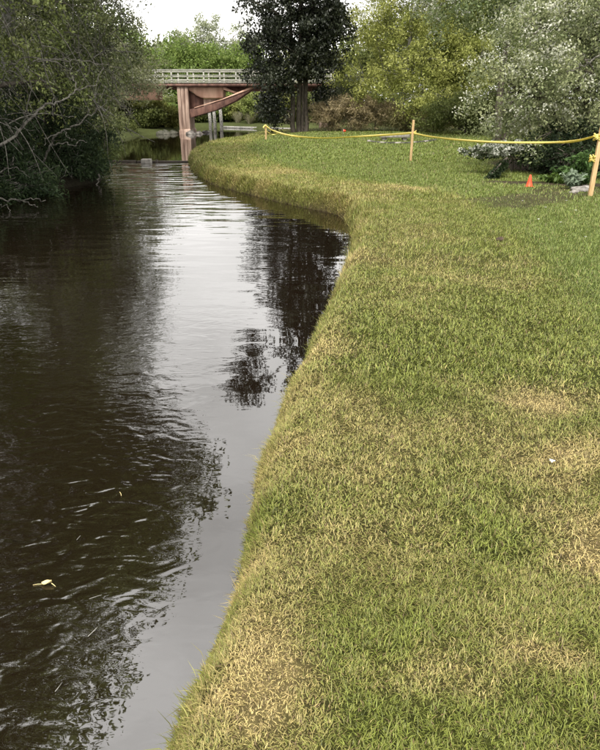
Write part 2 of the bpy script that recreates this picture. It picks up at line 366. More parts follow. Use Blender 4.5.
def tree(name, label, base, lobes, stems, clumps, per, spread, L, W, pal, seed, cat='tree', group=None, bark=None, leaf=None,
         up=0.5, flat=0.7, droop=0.0, shell=0.42, twigs=0.6, cut=None, flowers=None, trunk_r=0.15, cvar=0.25, fold=0.25, zmin=None, keep=None, coarse=None, gain=1.0):
    """lobes: (dx,dy,dz,rx,ry,rz) relative to base; stems: list of (points relative to base, r0, r1)"""
    rng = np.random.RandomState(seed); base = np.array(base, float)
    root = empty(name, base, label, cat, group)
    bark = bark or BARK
    P, idx = crown_points(lobes, clumps, rng, shell)
    if zmin is not None: ok = P[:, 2] > zmin; P, idx = P[ok], idx[ok]
    if keep is not None: ok = keep(P+base); P, idx = P[ok], idx[ok]
    mb = MB(); spts = []
    for pts, r0, r1 in stems:
        c = curve_pts(np.array(pts, float), 4); c[1:-1, :2] += rng.normal(0, r0*0.25, (len(c)-2, 2))
        rr = np.linspace(r0, r1, len(c)); rr[0] *= 1.35; mb.tube(c, rr, 8); spts += [(q, r) for q, r in zip(c, rr)]
    SPt = np.array([q for q, r in spts]); SR = np.array([r for q, r in spts])
    bb = MB(); nb = 0
    for li, lb in enumerate(lobes):          # one limb into each lobe, twigs from it
        c = np.array(lb[:3], float)
        dd = np.linalg.norm(SPt-c, axis=1)+np.maximum(0, SPt[:, 2]-c[2]+0.25*lb[5])*2.5
        j = int(np.argmin(dd)); a = SPt[j]
        tip = c+np.array((c[0]-a[0], c[1]-a[1], 0))*0.35
        mid = (a+tip)/2+np.array((0, 0, 0.18*np.linalg.norm(tip-a)))+rng.normal(0, 0.05, 3)*np.linalg.norm(tip-a)
        limb = bez(a, mid, tip, 9); r0 = min(SR[j]*0.8, 0.05+0.02*np.linalg.norm(tip-a)); bb.tube(limb, np.linspace(r0, r0*0.2, 9), 6); nb += 1
        for p in P[idx == li][:int((idx == li).sum()*twigs)]:
            k = int(np.argmin(np.linalg.norm(limb-p, axis=1)+0.5*np.arange(9)[::-1]*0.05)); a2 = limb[k]
            m2 = (a2+p)/2+rng.normal(0, 0.08, 3)*np.linalg.norm(p-a2)+np.array((0, 0, 0.08*np.linalg.norm(p-a2)))
            tw = bez(a2, m2, p, 4); r1 = max(0.006, 0.010+0.004*np.linalg.norm(p-a2)); bb.tube(tw, np.linspace(r1, r1*0.35, 4), 3)
    tk = mb.build('trunk', bark, root, True); bb.build('branches', bark, tk, True)
    pal = np.asarray(pal)*gain
    if coarse:                                # high crown, seen only from afar and in the water
        hi = P[:, 2] > coarse[0]; k_ = coarse[1]
        Vh, ch = leaves(P[hi], int(per*coarse[2]), spread*k_*0.8, L*k_, W*k_*1.15, pal, rng, up, flat, cvar, droop, fold)
        mesh_np('upper_crown', Vh, np.arange(len(Vh)), np.full(len(Vh)//4, 4), leaf or LEAF, root, True, ch); P, idx = P[~hi], idx[~hi]
    V, col = leaves(P, per, spread, L, W, pal, rng, up, flat, cvar, droop, fold)
    if cut is not None:
        ok = np.repeat(cut(V.reshape(-1, 4, 3)[:, 0]+base), 4); V, col = V[ok], col[ok]
    nl = len(V)//4
    cw = mesh_np('crown', V, np.arange(nl*4), np.full(nl, 4), leaf or LEAF, root, True, col)
    if flowers:                               # (share of clumps, per clump, size, palette)
        sh, fp, fs, fpal = flowers
        rel = np.array([lobes[i][2] for i in idx]); pick = (rng.rand(len(P)) < sh)
        Pf = P[pick].copy(); lc = np.array([lobes[i][:3] for i in idx[pick]])
        dirv = Pf-lc; Pf += dirv/(np.linalg.norm(dirv, axis=1)[:, None]+1e-6)*spread*0.45; Pf[:, 2] += spread*0.2
        V, col = leaves(Pf, fp, spread*0.75, fs, fs*0.9, fpal, rng, 0.8, 0.6, 0.12)
        nl = len(V)//4; mesh_np('blossom', V, np.arange(nl*4), np.full(nl, 4), LEAF, cw, True, col)
    return root

# ------------------------------------------------------------------ lawn blades (turf laid along the stream)
def blades(name, label, bands, seed, az0=-34, az1=36, edge_only=False):
    rng = np.random.RandomState(seed); VV, CC, FF, NN, base = [], [], [], [], 0
    for r0, r1, dens, wid, ln in bands:
        A0, A1 = (az0, az1) if r0 < 4 else (max(az0, -29), min(az1, 30))
        n = int(R(A1-A0)*0.5*(r1*r1-r0*r0)*dens)
        r = np.sqrt(r0*r0+(r1*r1-r0*r0)*rng.rand(n)); a = R(A0)+R(A1-A0)*rng.rand(n)
        x, y = r*np.sin(a), r*np.cos(a)-0.25
        s = poly_sd(x, y); ok = (s > 0.015) & ~left_side(x, y)
        if edge_only: ok &= s < 0.05+(0.16+0.25*sstep(5, 12, y))*rng.rand(len(s))
        x, y, s = x[ok], y[ok], s[ok]
        so = soil_amount(x, y); ok = rng.rand(len(x)) > so*1.05; x, y, s = x[ok], y[ok], s[ok]
        d = dryness(x, y, s); 
        n = len(x); z = height(x, y, s)-0.006
        lu = sstep(2.0, 2.6, s)
        tall = 0.75+0.55*fbm(x*2.2+50, y*2.2, 3)
        L = ln*(0.5+0.9*rng.rand(n)**1.5)*tall*(1-0.25*d); L = np.where(rng.rand(n) < 0.035, L*1.9, L)
        W = wid*(0.7+0.6*rng.rand(n))
        # matted turf: neighbours lean alike
        th = 2*np.pi*(fbm(x*8+11, y*8, 2)*2.2+0.7*rng.rand(n)); th = np.where(rng.rand(n) < 0.35, 2*np.pi*rng.rand(n), th)
        tilt = np.clip(0.40+0.75*rng.rand(n)+0.25*d, 0, 1.4)
        # on the bank the blades hang out over the water
        e = 0.08; edge = s < 0.10+0.25*rng.rand(n)*(0.4+0.6*sstep(5, 12, y))
        gxs = (poly_sd(x+e, y)-poly_sd(x-e, y))/(2*e); gys = (poly_sd(x, y+e)-poly_sd(x, y-e))/(2*e)
        out = np.arctan2(-gys, -gxs)
        th = np.where(edge & (rng.rand(n) < 0.6), out+rng.normal(0, 1.0, n), th)
        L = np.where(edge, L*(0.8+0.9*sstep(0.4, 0.75, fbm(x*4+70, y*4, 2))), L)
        hx, hy = np.cos(th), np.sin(th); sx, sy = -hy, hx
        t1 = tilt*0.65; t2 = np.minimum(tilt*1.35, 1.75)
        p0 = np.stack([x, y, z], 1)
        mid = p0+np.stack([hx*np.sin(t1), hy*np.sin(t1), np.cos(t1)], 1)*(L*0.55)[:, None]
        tip = mid+np.stack([hx*np.sin(t2), hy*np.sin(t2), np.cos(t2)], 1)*(L*0.5)[:, None]
        sv = np.stack([sx, sy, 0*sx], 1)*(W*0.5)[:, None]
        V = np.stack([p0-sv, p0+sv, mid+sv*0.85, tip, mid-sv*0.85], 1)
        br = rng.rand(n) < 0.04+0.06*d
        g = GREENC*(1-0.6*lu[:, None])+LUSH*0.6*lu[:, None]; g = g*(0.40+1.15*rng.rand(n))[:, None]
        k = np.clip(d*1.05+rng.normal(0, 0.20, n)-0.06, 0, 1)[:, None]
        c = g*(1-k)+STRAW*(0.5+0.8*rng.rand(n))[:, None]*k
        c = np.where(br[:, None], BROWN*(0.7+0.6*rng.rand(n))[:, None], c)
        if r0 < 7:
            V = np.stack([p0, mid+sv, tip, mid-sv], 1); VV.append(V.reshape(-1, 3)); CC.append(np.repeat(c, 4, 0))
            FF.append(base+np.arange(n*4)); NN.append(np.full(n, 4)); base += 4*n
        else:
            V = V[:, [0, 1, 3]]; V[:, 2] = (V[:, 2]*0.6+mid*0.4+0.004); VV.append(V.reshape(-1, 3)); CC.append(np.repeat(c, 3, 0))
            FF.append(base+np.arange(n*3)); NN.append(np.full(n, 3)); base += 3*n
    o = mesh_np(name, np.concatenate(VV), np.concatenate(FF), np.concatenate(NN), BLADE, None, True, np.concatenate(CC))
    return tag(o, label, 'grass', kind='stuff')
blades('lawn_grass', 'olive green and straw turf of laid sod along the stream',
       [(0.5,2.3,52000,0.0024,0.025),(2.3,4,28000,0.0032,0.028),(4,7,11500,0.0050,0.034),(7,12,3800,0.0090,0.044),(12,20,1100,0.015,0.06),(20,42,260,0.030,0.07)], 5)
blades('bank_grass', 'grass hanging over the cut edge of the stream bank',
       [(0.6,4,12000,0.0028,0.038),(4,7,7000,0.0048,0.045),(7,12,4500,0.0085,0.072),(12,20,5200,0.012,0.10),(20,34,1900,0.018,0.10)], 6, -20, 10, True)

# ------------------------------------------------------------------ bridge
BY = 45.0                                     # front face
def bz(py): return float(pxd(200, py, BY)[2])
def bxp(pxx, py=100): return float(pxd(pxx, py, BY)[0])
bridge = empty('footbridge', (bxp(184), BY, -0.3), 'salmon and brown footbridge with pale slatted railing across the stream', 'bridge')
OFF = bridge.location
zt, zdeck, zbot = bz(69.5), bz(83.0), bz(86.5)
XL, XR = -24.0, 2.3
b0 = MB()
for k, x in enumerate(np.arange(XL, XR, 0.16)): b0.box((x, BY-0.02, zdeck-0.05-0.004*(k % 2)), (x+0.15, BY+2.6, zdeck+0.004*(k % 3)))
b0.build('deck', DECK, bridge, off=OFF)
for yy in (BY-0.06, BY+2.60): MB().box((XL, yy, zbot), (XR, yy+0.05, zdeck-0.056)).build('fascia', RUST, bridge, off=OFF)
for side, yy in (('f', BY), ('b', BY+2.5)):
    hr = MB().box((XL, yy-0.05, zt-0.03), (XR, yy+0.10, zt+0.012)).build('handrail', RAIL, bridge, bevel=0.006, off=OFF)
    for x in np.arange(bxp(173)-15*1.03, XR, 1.03):
        MB().box((x-0.045, yy+0.002, zdeck-0.02), (x+0.045, yy+0.085, zt-0.03)).build('railing_post', RAIL, hr, bevel=0.008, off=OFF)
    for zz, h in ((zt-0.052, 0.04), (bz(75.3), 0.05), (bz(79.6), 0.05)):
        jj = 0.012
        MB().box((XL, yy-0.035, zz-h/2), (XR, yy-0.001, zz+h/2)).build('rail', RAIL, hr, bevel=0.006, off=OFF)
    MB().box((XL, yy-0.052, zdeck+0.02), (XR, yy-0.001, zdeck+0.065)).build('toe_board', RAIL, hr, bevel=0.006, off=OFF)
# pier: two ribs either side of a groove, on a spreading base
x0, x1 = bxp(177.6), bxp(188.4); w = x1-x0
pier = MB().box((x0+0.03, BY+0.09, -1.0), (x1-0.03, BY+2.3, zbot-0.003)).build('pier', PIER, bridge, bevel=0.02, off=OFF)
for a, c_ in ((0.0, 0.30), (0.36, 0.62), (0.72, 1.0)):
    MB().box((x0+w*a, BY+0.02, -1.0), (x0+w*c_, BY+0.30, zbot-0.006)).build('pier_rib', PIER, pier, bevel=0.025, off=OFF)
MB().prism([(x0-0.06, -1.0), (x1+0.12, -1.0), (x1+0.05, -0.02), (x1-0.02, 0.06), (x0-0.02, 0.0)], BY-0.08, BY+2.4).build('pier_base', PIER, bridge, bevel=0.05, off=OFF)
# salmon haunch beside the pier, with a rounded end
xg = bxp(223.2); zl = bz(98.5)
hz = [(x1-0.04, bz(90)), (x1+0.22, bz(92)), (x1+0.48, bz(95.5)), (x1+0.75, bz(97.6)), (x1+1.0, zl)]
prof = hz + [(xg, zl), (xg, zbot-0.004), (x1-0.04, zbot-0.004)]
hb = MB(); hb.prism(prof, BY+0.32, BY+1.9)
hb.build('haunch', SALMON, bridge, bevel=0.16, off=OFF)
MB().box((x1+0.9, BY+0.52, bz(107.5)), (xg-0.08, BY+1.7, zl-0.02)).build('lower_panel', PIER, bridge, bevel=0.03, off=OFF)
MB().prism([(x1-0.05, bz(118)), (x1+1.15, bz(112)), (x1+1.15, bz(101)), (x1+0.3, bz(93.5)), (x1-0.05, bz(91.5))], BY+0.60, BY+0.80).build('web_plate', RUST, bridge, off=OFF)
for yy in (BY+0.12, BY+2.05):
    br = MB().prism([(x1-0.06, bz(118.2)), (bxp(215), bz(110.2)), (bxp(235), bz(101.0)), (bxp(254.5), bz(87.6)), (bxp(251), bz(86.8)), (bxp(222), bz(99.2)), (bxp(203), bz(106.6)), (x1-0.06, bz(109.5))], yy, yy+0.20).build('diagonal_brace', RUST, bridge, bevel=0.012, off=OFF)
    MB().prism([(x1+0.35, bz(107.4)), (bxp(222), bz(99.0)), (bxp(251), bz(86.7)), (bxp(256), bz(86.7)), (bxp(256), bz(87.2)), (bxp(222), bz(99.9)), (x1+0.35, bz(108.2))], yy-0.04, yy-0.006).build('brace_flange', SALMON, br, off=OFF)
    MB().prism([(xg+0.02, bz(87.2)), (xg+0.02, bz(89.6)), (bxp(237), bz(94.2)), (bxp(239), bz(92.8)), (bxp(230), bz(89.4)), (bxp(226), bz(87.2))], yy+0.04, yy+0.14).build('strut', SALMON, bridge, off=OFF)
MB().box((xg+0.03, BY+0.9, bz(91)), (XR, BY+1.8, zbot-0.005)).build('girder', RUST, bridge, off=OFF)
MB().box((XL, BY+0.35, bz(100)), (bxp(156), BY+0.75, zbot-0.005)).build('girder', SALMON, bridge, off=OFF)
MB().box((bxp(156)+0.01, BY+0.35, bz(89)), (x0-0.02, BY+0.75, zbot-0.005)).build('girder', RUST, bridge, off=OFF)
MB().box((XL, BY+1.85, bz(100)), (bxp(156), BY+2.25, zbot-0.005)).build('girder', SALMON, bridge, off=OFF)
MB().box((bxp(156)+0.01, BY+1.85, bz(89)), (x0-0.02, BY+2.25, zbot-0.005)).build('girder', RUST, bridge, off=OFF)
MB().box((1.3, BY+0.3, -0.6), (2.2, BY+2.3, bz(91)-0.01)).build('abutment', PIER, bridge, bevel=0.02, off=OFF)
MB().box((-13.2, BY+0.3, -0.6), (-12.4, BY+2.3, bz(100)-0.01)).build('abutment', PIER, bridge, bevel=0.02, off=OFF)

# ------------------------------------------------------------------ weir, block, bank edging, pilings
wx0, wx1 = -9.3, -3.95
weir = empty('timber_weir', (-6.5, WEIR_Y, -0.6), 'low dark timber weir across the stream before the bridge', 'weir')
for k, (a, c_) in enumerate([(wx0, -7.4), (-7.37, -5.75), (-5.72, wx1)]):
    MB().box((a, WEIR_Y-0.05+0.015*k, -0.9), (c_, WEIR_Y+0.05+0.015*k, ZW+0.045+0.012*(k % 2))).build('board', DARK_TIMBER, weir, bevel=0.012, off=weir.location)
for x in (-7.0, -5.0): MB().tube([(x, WEIR_Y-0.10, -0.9), (x, WEIR_Y-0.10, ZW+0.09)], [0.05, 0.045], 8).build('post', DARK_TIMBER, weir, off=weir.location)
bp_ = px(138.5, 166, ZW); bk = MB()
bk.box((bp_[0]-0.17, WEIR_Y-0.42, -0.9), (bp_[0]+0.17, WEIR_Y-0.14, ZW+0.13))
tag(bk.build('concrete_block', noise_mat('pale_concrete', (0.16,0.15,0.135), (0.30,0.28,0.25), 9, bump=0.5), None, bevel=0.03), 'small pale concrete block standing in the water at the weir', 'block')
def rock(name, p, r, seed, label=None, group=None, m_=None, cat='rock', sink=0.3):
    rng = np.random.RandomState(seed); nu, nv = 9, 6; V = []
    ph = rng.rand(6)*6.28
    for i in range(nv+1):
        for j in range(nu):
            a, e = j/nu*2*np.pi, -np.pi/2+np.pi*i/nv
            k = 1+0.22*math.sin(2*a+ph[0])+0.15*math.sin(3*e+ph[1]+a)+0.08*math.sin(5*a+ph[2])
            V.append((r[0]*k*math.cos(e)*math.cos(a), r[1]*k*math.cos(e)*math.sin(a), r[2]*k*math.sin(e)))
    f = [(i*nu+j, i*nu+(j+1) % nu, (i+1)*nu+(j+1) % nu, (i+1)*nu+j) for i in range(nv) for j in range(nu)]
    o = MB().add(V, f).build(name, m_ or STONE, None, False); o.location = (p[0], p[1], p[2]+r[2]*(1-2*sink)); o.rotation_euler.z = rng.rand()*6
    return tag(o, label, cat, group)
DARKST = noise_mat('mossy_stone', (0.03,0.033,0.02), (0.10,0.095,0.075), 5, bump=0.7, bdist=0.03)
for k, (x, y, r, lab) in enumerate([
        (192, 134.5, 0.38, 'dark wet rock beside the bridge pier base on its right'), (174, 134, 0.34, 'grey rock against the left foot of the bridge pier'),
        (200, 134.2, 0.30, 'second grey rock right of the bridge pier'), (165, 134.6, 0.36, 'mossy grey rock at the bank left of the bridge pier'),
        (207, 133.0, 0.26, 'small rock farthest right of the bridge pier')]):
    p = px(x, y, ZW); rock('rock', (p[0], p[1]-0.3, ZW-0.1), (r*1.2, r, r*0.7), 30+k, lab, 'rocks at the foot of the bridge pier', m_=noise_mat('wet_stone', (0.05,0.045,0.04), (0.20,0.18,0.16), 6, 0.5, bump=0.7, bdist=0.03) if k % 2 == 0 else DARKST)
for k, (x, yb, yt, lab) in enumerate([(210.5, 131, 112, 'leftmost pale weathered piling under the bridge'), (215, 131.5, 109, 'middle pale weathered piling under the bridge'), (221.5, 131.5, 108, 'rightmost and tallest pale weathered piling under the bridge')]):
    p = px(x, yb, ZW); t = pxd(x, yt, p[1])
    tag(MB().tube([(p[0], p[1], -1.4), (p[0]+0.02, p[1], 0.4), (p[0]-0.02, p[1], t[2])], [0.13, 0.125, 0.11], 9).build('piling', PALE_BARK, None, True), lab, 'piling', 'pale pilings under the bridge')
e0, e1 = (-6.3, 57.4), (-0.5, 52.6)
edg = empty('timber_edging', (-3, 54, 0), 'grey timber edging along the far bank beyond the bridge', 'edging')
for k in range(4):
    a = np.array(e0)+(np.array(e1)-np.array(e0))*k/4; c_ = np.array(e0)+(np.array(e1)-np.array(e0))*(k+0.985)/4
    MB().tube([(a[0], a[1]-0.5, -0.22), (c_[0], c_[1]-0.5, -0.22)], 0.10, 6).build('log', PALE_BARK, edg, off=edg.location)

# ------------------------------------------------------------------ stakes and barrier tape
def stake(base, top, w, label):
    e = empty('wooden_stake', base, label, 'stake', 'wooden stakes holding the tape'); base, top = np.array(base), np.array(top)
    d = top-base; Lh = np.linalg.norm(d)
    o = MB()
    o.add([(sx*w*k, sy*w*k*0.75, z) for z, k in ((-0.3, 0.2), (-0.12, 0.5), (Lh-0.02, 0.5), (Lh, 0.42)) for sx, sy in ((-1,-1),(1,-1),(1,1),(-1,1))],
          [(i*4+j, i*4+(j+1) % 4, (i+1)*4+(j+1) % 4, (i+1)*4+j) for i in range(3) for j in range(4)]+[(3,2,1,0),(12,13,14,15)])
    s = o.build('shaft', WOOD, e, bevel=0.003)
    import mathutils
    s.rotation_euler = mathutils.Vector(d).to_track_quat('Z', 'Y').to_euler(); s.rotation_euler.z = 0
    return e
sA = hit(590, 196); tA = pxd(600.5, 126, sA[1]); sB = hit(410.5, 161); tB = pxd(415.5, 120, sB[1]-0.05); sC = hit(266, 139.5); tC = pxd(265.6, 124.5, sC[1])
stake(sA, tA, 0.075, 'pale new wooden stake nearest the camera beside the leafy plant')
stake(sB, tB, 0.065, 'middle wooden stake in the lawn before the stone bench')
stake(sC, tC, 0.075, 'short far wooden stake near the dark tree')
m, n, l, b = mat('barrier_tape', 0.35, 0.4); b.inputs['Base Color'].default_value = (0.80, 0.68, 0.21, 1)
tr = n.new('ShaderNodeBsdfTranslucent'); tr.inputs['Color'].default_value = (0.9, 0.78, 0.2, 1); mxs = n.new('ShaderNodeMixShader'); mxs.inputs[0].default_value = 0.3
l.new(b.outputs[0], mxs.inputs[1]); l.new(tr.outputs[0], mxs.inputs[2]); l.new(mxs.outputs[0], n['Material Output'].inputs['Surface'])
TAPE = m
def ribbon(ctrl, width, twist0, twist1, seed, label, wob=1.5, width_fn=None, name='barrier_tape'):
    rng = np.random.RandomState(seed)
    c = curve_pts(np.array(ctrl), 14); n = len(c); t = np.linspace(0, 1, n)
    T = np.gradient(c, axis=0); T /= np.linalg.norm(T, axis=1)[:, None]
    up = np.array((0, 0, 1.0))-T*T[:, 2:3]; up /= np.linalg.norm(up, axis=1)[:, None]; sd = np.cross(T, up)
    an = twist0+(twist1-twist0)*t+wob*np.interp(t, np.linspace(0, 1, 9), rng.rand(9)-0.5)
    w = width*(0.8+0.4*np.interp(t, np.linspace(0, 1, 11), rng.rand(11)))
    ax = np.cos(an)[:, None]*up+np.sin(an)[:, None]*sd; nn = np.cross(T, ax)*0.0012
    A, B = c+ax*w[:, None]/2, c-ax*w[:, None]/2
    V = np.stack([A+nn, B+nn, B-nn, A-nn], 1).reshape(-1, 3)
    f = [(i*4+j, i*4+(j+1) % 4, (i+1)*4+(j+1) % 4, (i+1)*4+j) for i in range(n-1) for j in range(4)]+[(3,2,1,0),tuple((n-1)*4+j for j in range(4))]
    return tag(MB().add(V, f).build(name, TAPE, None, True), label, 'tape', 'yellow tape strung between stakes')
fr = lambda p, dy=-0.06: np.array((p[0], p[1]+dy, p[2]))
yA, yB, yC = sA[1]-0.05, sB[1]-0.06, sC[1]-0.05
def lerp_y(x, xa, ya, xb, yb): return ya+(yb-ya)*(x-xa)/(xb-xa)
ribbon([pxd(266, 126, yC), pxd(273, 130.5, lerp_y(273,266,yC,413,yB)-0.3), pxd(290, 135.5, lerp_y(290,266,yC,413,yB)-2), pxd(320, 138, 27.5), pxd(350, 137, 25), pxd(385, 135, 22.5), pxd(412, 133, yB)], 0.07, -0.2, 0.9, 3, 'yellow barrier tape sagging from the far stake to the middle stake')
ribbon([pxd(413, 133.2, yB), pxd(430, 136.5, 19.3), pxd(460, 140, 17.3), pxd(500, 142.3, 15.4), pxd(550, 142.5, 13.7), pxd(575, 141, 12.9), pxd(594, 136.5, yA)], 0.046, -0.5, 0.9, 8, 'yellow barrier tape running from the middle stake to the nearest stake')
ribbon([pxd(594, 136.5, yA), pxd(606, 134, 12.3), pxd(640, 136, 11.9), pxd(700, 135, 11.3), pxd(760, 140, 11.6)], 0.055, -0.3, 0.9, 9, 'yellow barrier tape leaving the nearest stake to the right')
def knot(p, r, seed, label):
    rng = np.random.RandomState(seed); mb = MB()
    for k in range(3):
        a = np.linspace(0, 2*np.pi, 13); P = np.stack([r*1.1*np.cos(a), r*np.sin(a), 0.02*np.sin(2*a+k)+0.035*(k-1)], 1)
        mb.tube(P+np.array(p), 0.014, 5)
    for k in range(3):
        d = np.array((rng.rand()-0.5, -0.3, rng.rand()*0.9-0.2)); q = np.array(p)+np.array((0, -r, 0))
        mb.tube([q, q+d*0.08, q+d*0.15+np.array((0, 0, -0.02))], [0.012, 0.016, 0.006], 4)
    tag(mb.build('tape_knot', TAPE, None, True), label, 'tape', 'yellow tape strung between stakes')
knot(pxd(597.5, 137, sA[1]), 0.055, 1, 'bunched yellow tape knotted round the nearest stake')
knot(pxd(414, 132.5, sB[1]), 0.055, 2, 'bunched yellow tape knotted round the middle stake')
knot(pxd(592.5, 158.5, sA[1]), 0.043, 5, 'thin turn of yellow tape low on the nearest stake')
ribbon([pxd(265.8, 125, sC[1]-0.05), pxd(263.5, 127.5, yC-0.1), pxd(267, 131.5, yC-0.15), pxd(273, 134.5, yC-0.2), pxd(281, 132, yC-0.1)], 0.06, 0, 2, 4, 'loose loop of yellow tape drooping from the far stake')

# ------------------------------------------------------------------ small marker cone, flag, bench, edging, litter
m, n, l, b = mat('orange_plastic', 0.45, 0.4); b.inputs['Base Color'].default_value = (0.80, 0.075, 0.025, 1); ORANGE = m
p = hit(529, 186.5); cone = empty('marker_cone', p, 'small orange marker cone on the grass beneath the white flowering shrub', 'cone')
a = np.arange(16)/16*2*np.pi
cone.scale = (0.85, 0.85, 0.9)
rings = [(0.085, 0.0), (0.083, 0.015), (0.070, 0.03), (0.045, 0.13), (0.022, 0.235), (0.012, 0.25)]
MB().add([(r*np.cos(t), r*np.sin(t), z) for r, z in rings for t in a], [(i*16+j, i*16+(j+1) % 16, (i+1)*16+(j+1) % 16, (i+1)*16+j) for i in range(5) for j in range(16)]+[tuple(range(80, 96))]).build('body', ORANGE, cone, True)
MB().box((-0.095, -0.095, -0.012), (0.095, 0.095, 0.004)).build('base', ORANGE, cone, bevel=0.004)
p = hit(343, 136); e = empty('marker_flag', p, 'small orange flag at the edge of the far planting bed', 'flag')
MB().tube([(0, 0, -0.1), (0, 0, 0.30)], 0.008, 5).build('wire', STONE, e)
MB().add([(0, 0, 0.18), (0.11, 0.02, 0.17), (0.12, -0.01, 0.26), (0, 0, 0.28), (0, 0.004, 0.18), (0.11, 0.024, 0.17), (0.12, -0.006, 0.26), (0, 0.004, 0.28)], [(0,1,2,3),(7,6,5,4),(0,4,5,1),(1,5,6,2),(2,6,7,3),(3,7,4,0)]).build('cloth', ORANGE, e)
p = hit(395, 141); yb_ = p[1]+0.6; zb_ = gz(p[0], yb_)
be = empty('stone_bench', (p[0]+0.05, yb_, zb_), 'low pale stone slab bench behind the middle stake', 'bench')
tp = pxd(395, 134.2, yb_)[2]-zb_
MB().box((-0.62, -0.22, tp-0.13), (0.62, 0.24, tp)).build('seat', STONE, be, bevel=0.02)
for x in (-0.42, 0.42): MB().box((x-0.09, -0.16, -0.1), (x+0.09, 0.18, tp-0.132)).build('support', STONE, be, bevel=0.015)
cp = [hit(x, y) for x, y in ((368,141.5),(380,143.2),(395,143.6),(412,143.3),(424,142.2),(436,140.5))]
ed = empty('stone_edging', cp[2], 'curved pale stone edging of the bed in front of the bench', 'edging')
cc = curve_pts(np.array(cp), 3)
for k in range(len(cc)-1):
    a_, c_ = cc[k], cc[k]+(cc[k+1]-cc[k])*0.95
    MB().tube([a_+np.array((0,0,0.01)), c_+np.array((0,0,0.01))], 0.06, 6).build('edging_stone', DARKST if k % 3 else STONE, ed, off=ed.location)
m, n, l, b = mat('white_petal', 0.6, 0.3); b.inputs['Base Color'].default_value = (0.82, 0.80, 0.76, 1); PETAL = m
def petals(p, rs, seed, label, mat_=None, name='fallen_petal', cat='petal', group=None, lift=0.0, per=5, size=0.016):
    rng = np.random.RandomState(seed); mb = MB()
    for k in range(per):
        an = k/per*2*np.pi+rng.rand()*0.5; d = np.array((np.cos(an), np.sin(an), 0)); sd = np.array((-d[1], d[0], 0))
        c = np.array(p)+np.array((0, 0, lift)); t = c+d*size*(1+0.5*rng.rand())+np.array((0, 0, 0.008*rng.rand()))
        m_ = (c+t)/2; th = np.array((0, 0, 0.0012))
        V = [c, m_+sd*size*0.4, t, m_-sd*size*0.4]; V = V+[v-th for v in V]
        mb.add(V, [(0,1,2,3),(7,6,5,4),(0,4,5,1),(1,5,6,2),(2,6,7,3),(3,7,4,0)])
    return tag(mb.build(name, mat_ or PETAL, None), label, cat, group)
p = hit(551, 466); petals(p, 1, 1, 'white fallen blossom lying on the dry lawn patch at right', lift=0.030, per=6, size=0.013, name='fallen_blossom', cat='blossom')
rng = np.random.RandomState(3)
for k, (x, y) in enumerate([(545,210),(522,203),(560,225),(575,213),(538,222),(585,240),(566,203)]):
    p = hit(x, y); petals(p, 1, 20+k, 'tiny white petal fallen on the grass below the white shrub', lift=0.04, per=3, size=0.015, group='petals fallen on the grass')
m, n, l, b = mat('yellow_leaf', 0.5, 0.3); b.inputs['Base Color'].default_value = (0.60, 0.50, 0.24, 1); YLEAF = m
p = px(47, 585, ZW); e = empty('floating_leaf', (p[0], p[1], ZW), 'curled pale yellow leaf floating on the dark water', 'leaf')
lf = []
for i in range(7):
    t = i/6; w_ = 0.011*math.sin(math.pi*min(1, t*0.92+0.08))
    for sgn, dz in ((-1, 0.012), (0, 0.0), (1, 0.014)): lf.append((-0.022+0.046*t, sgn*w_*(1+0.3*math.sin(5*t)), 0.004+dz*0.7*abs(sgn)+0.014*t*t))
MB().add(lf+[(x, y, z-0.0015) for x, y, z in lf], [q for i in range(6) for j in range(2) for q in ((i*3+j, (i+1)*3+j, (i+1)*3+j+1, i*3+j+1), (21+i*3+j+1, 21+(i+1)*3+j+1, 21+(i+1)*3+j, 21+i*3+j))]).build('blade', YLEAF, e, True)
MB().tube([(-0.020, 0, 0.005), (-0.04, 0.002, 0.003), (-0.058, -0.004, 0.003)], [0.0016, 0.0013, 0.001], 5).build('stem', YLEAF, e)
MB().tube([(0.02, 0.002, 0.008), (0.032, -0.006, 0.006), (0.042, -0.012, 0.002)], [0.0022, 0.0018, 0.001], 5).build('stem', YLEAF, e)
for k, (x, y, ln, an, lab) in enumerate([(92,632,0.05,1.2,'short pale twig floating right of the yellow leaf'),(58,687,0.04,1.4,'short pale curled twig floating below the yellow leaf'),(95,597,0.045,0.5,'thin pale twig floating above the short twig'),(120,494,0.04,2.2,'small yellowish twig floating in the tree reflection'),(78,538,0.03,1.5,'tiny pale twig floating farther out in the dark reflection')]):
    p = px(x, y, ZW+0.004); d = np.array((math.cos(an), math.sin(an), 0))
    P = [p-d*ln/2, p+np.array((0.006, -0.004, 0.006)), p+d*ln/2+np.array((0.006, 0, 0.002))]
    tag(MB().tube(curve_pts(P, 3), 0.0014, 5).build('floating_twig', YLEAF if k == 3 else PALE_BARK, None), lab, 'twig', 'twigs floating on the stream')
p = hit(500, 241); rock('dirt_clod', p, (0.06, 0.035, 0.03), 3, 'dark clod of dirt lying on the sod seam', m_=noise_mat('dirt', (0.03,0.02,0.013), (0.09,0.06,0.04), 20), cat='dirt', sink=0.2)
for k, (x, y, r, lab) in enumerate([(580,191,0.10,'pale mulch chunk just left of the nearest stake'),(586,189,0.085,'whitish stone at the foot of the nearest stake'),(574,193,0.07,'small grey stone left of the mulch chunk by the stake')]):
    p = hit(x, y); rock('bed_stone', p, (r*1.5, r, r*0.55), 60+k, lab, 'stones by the nearest stake')


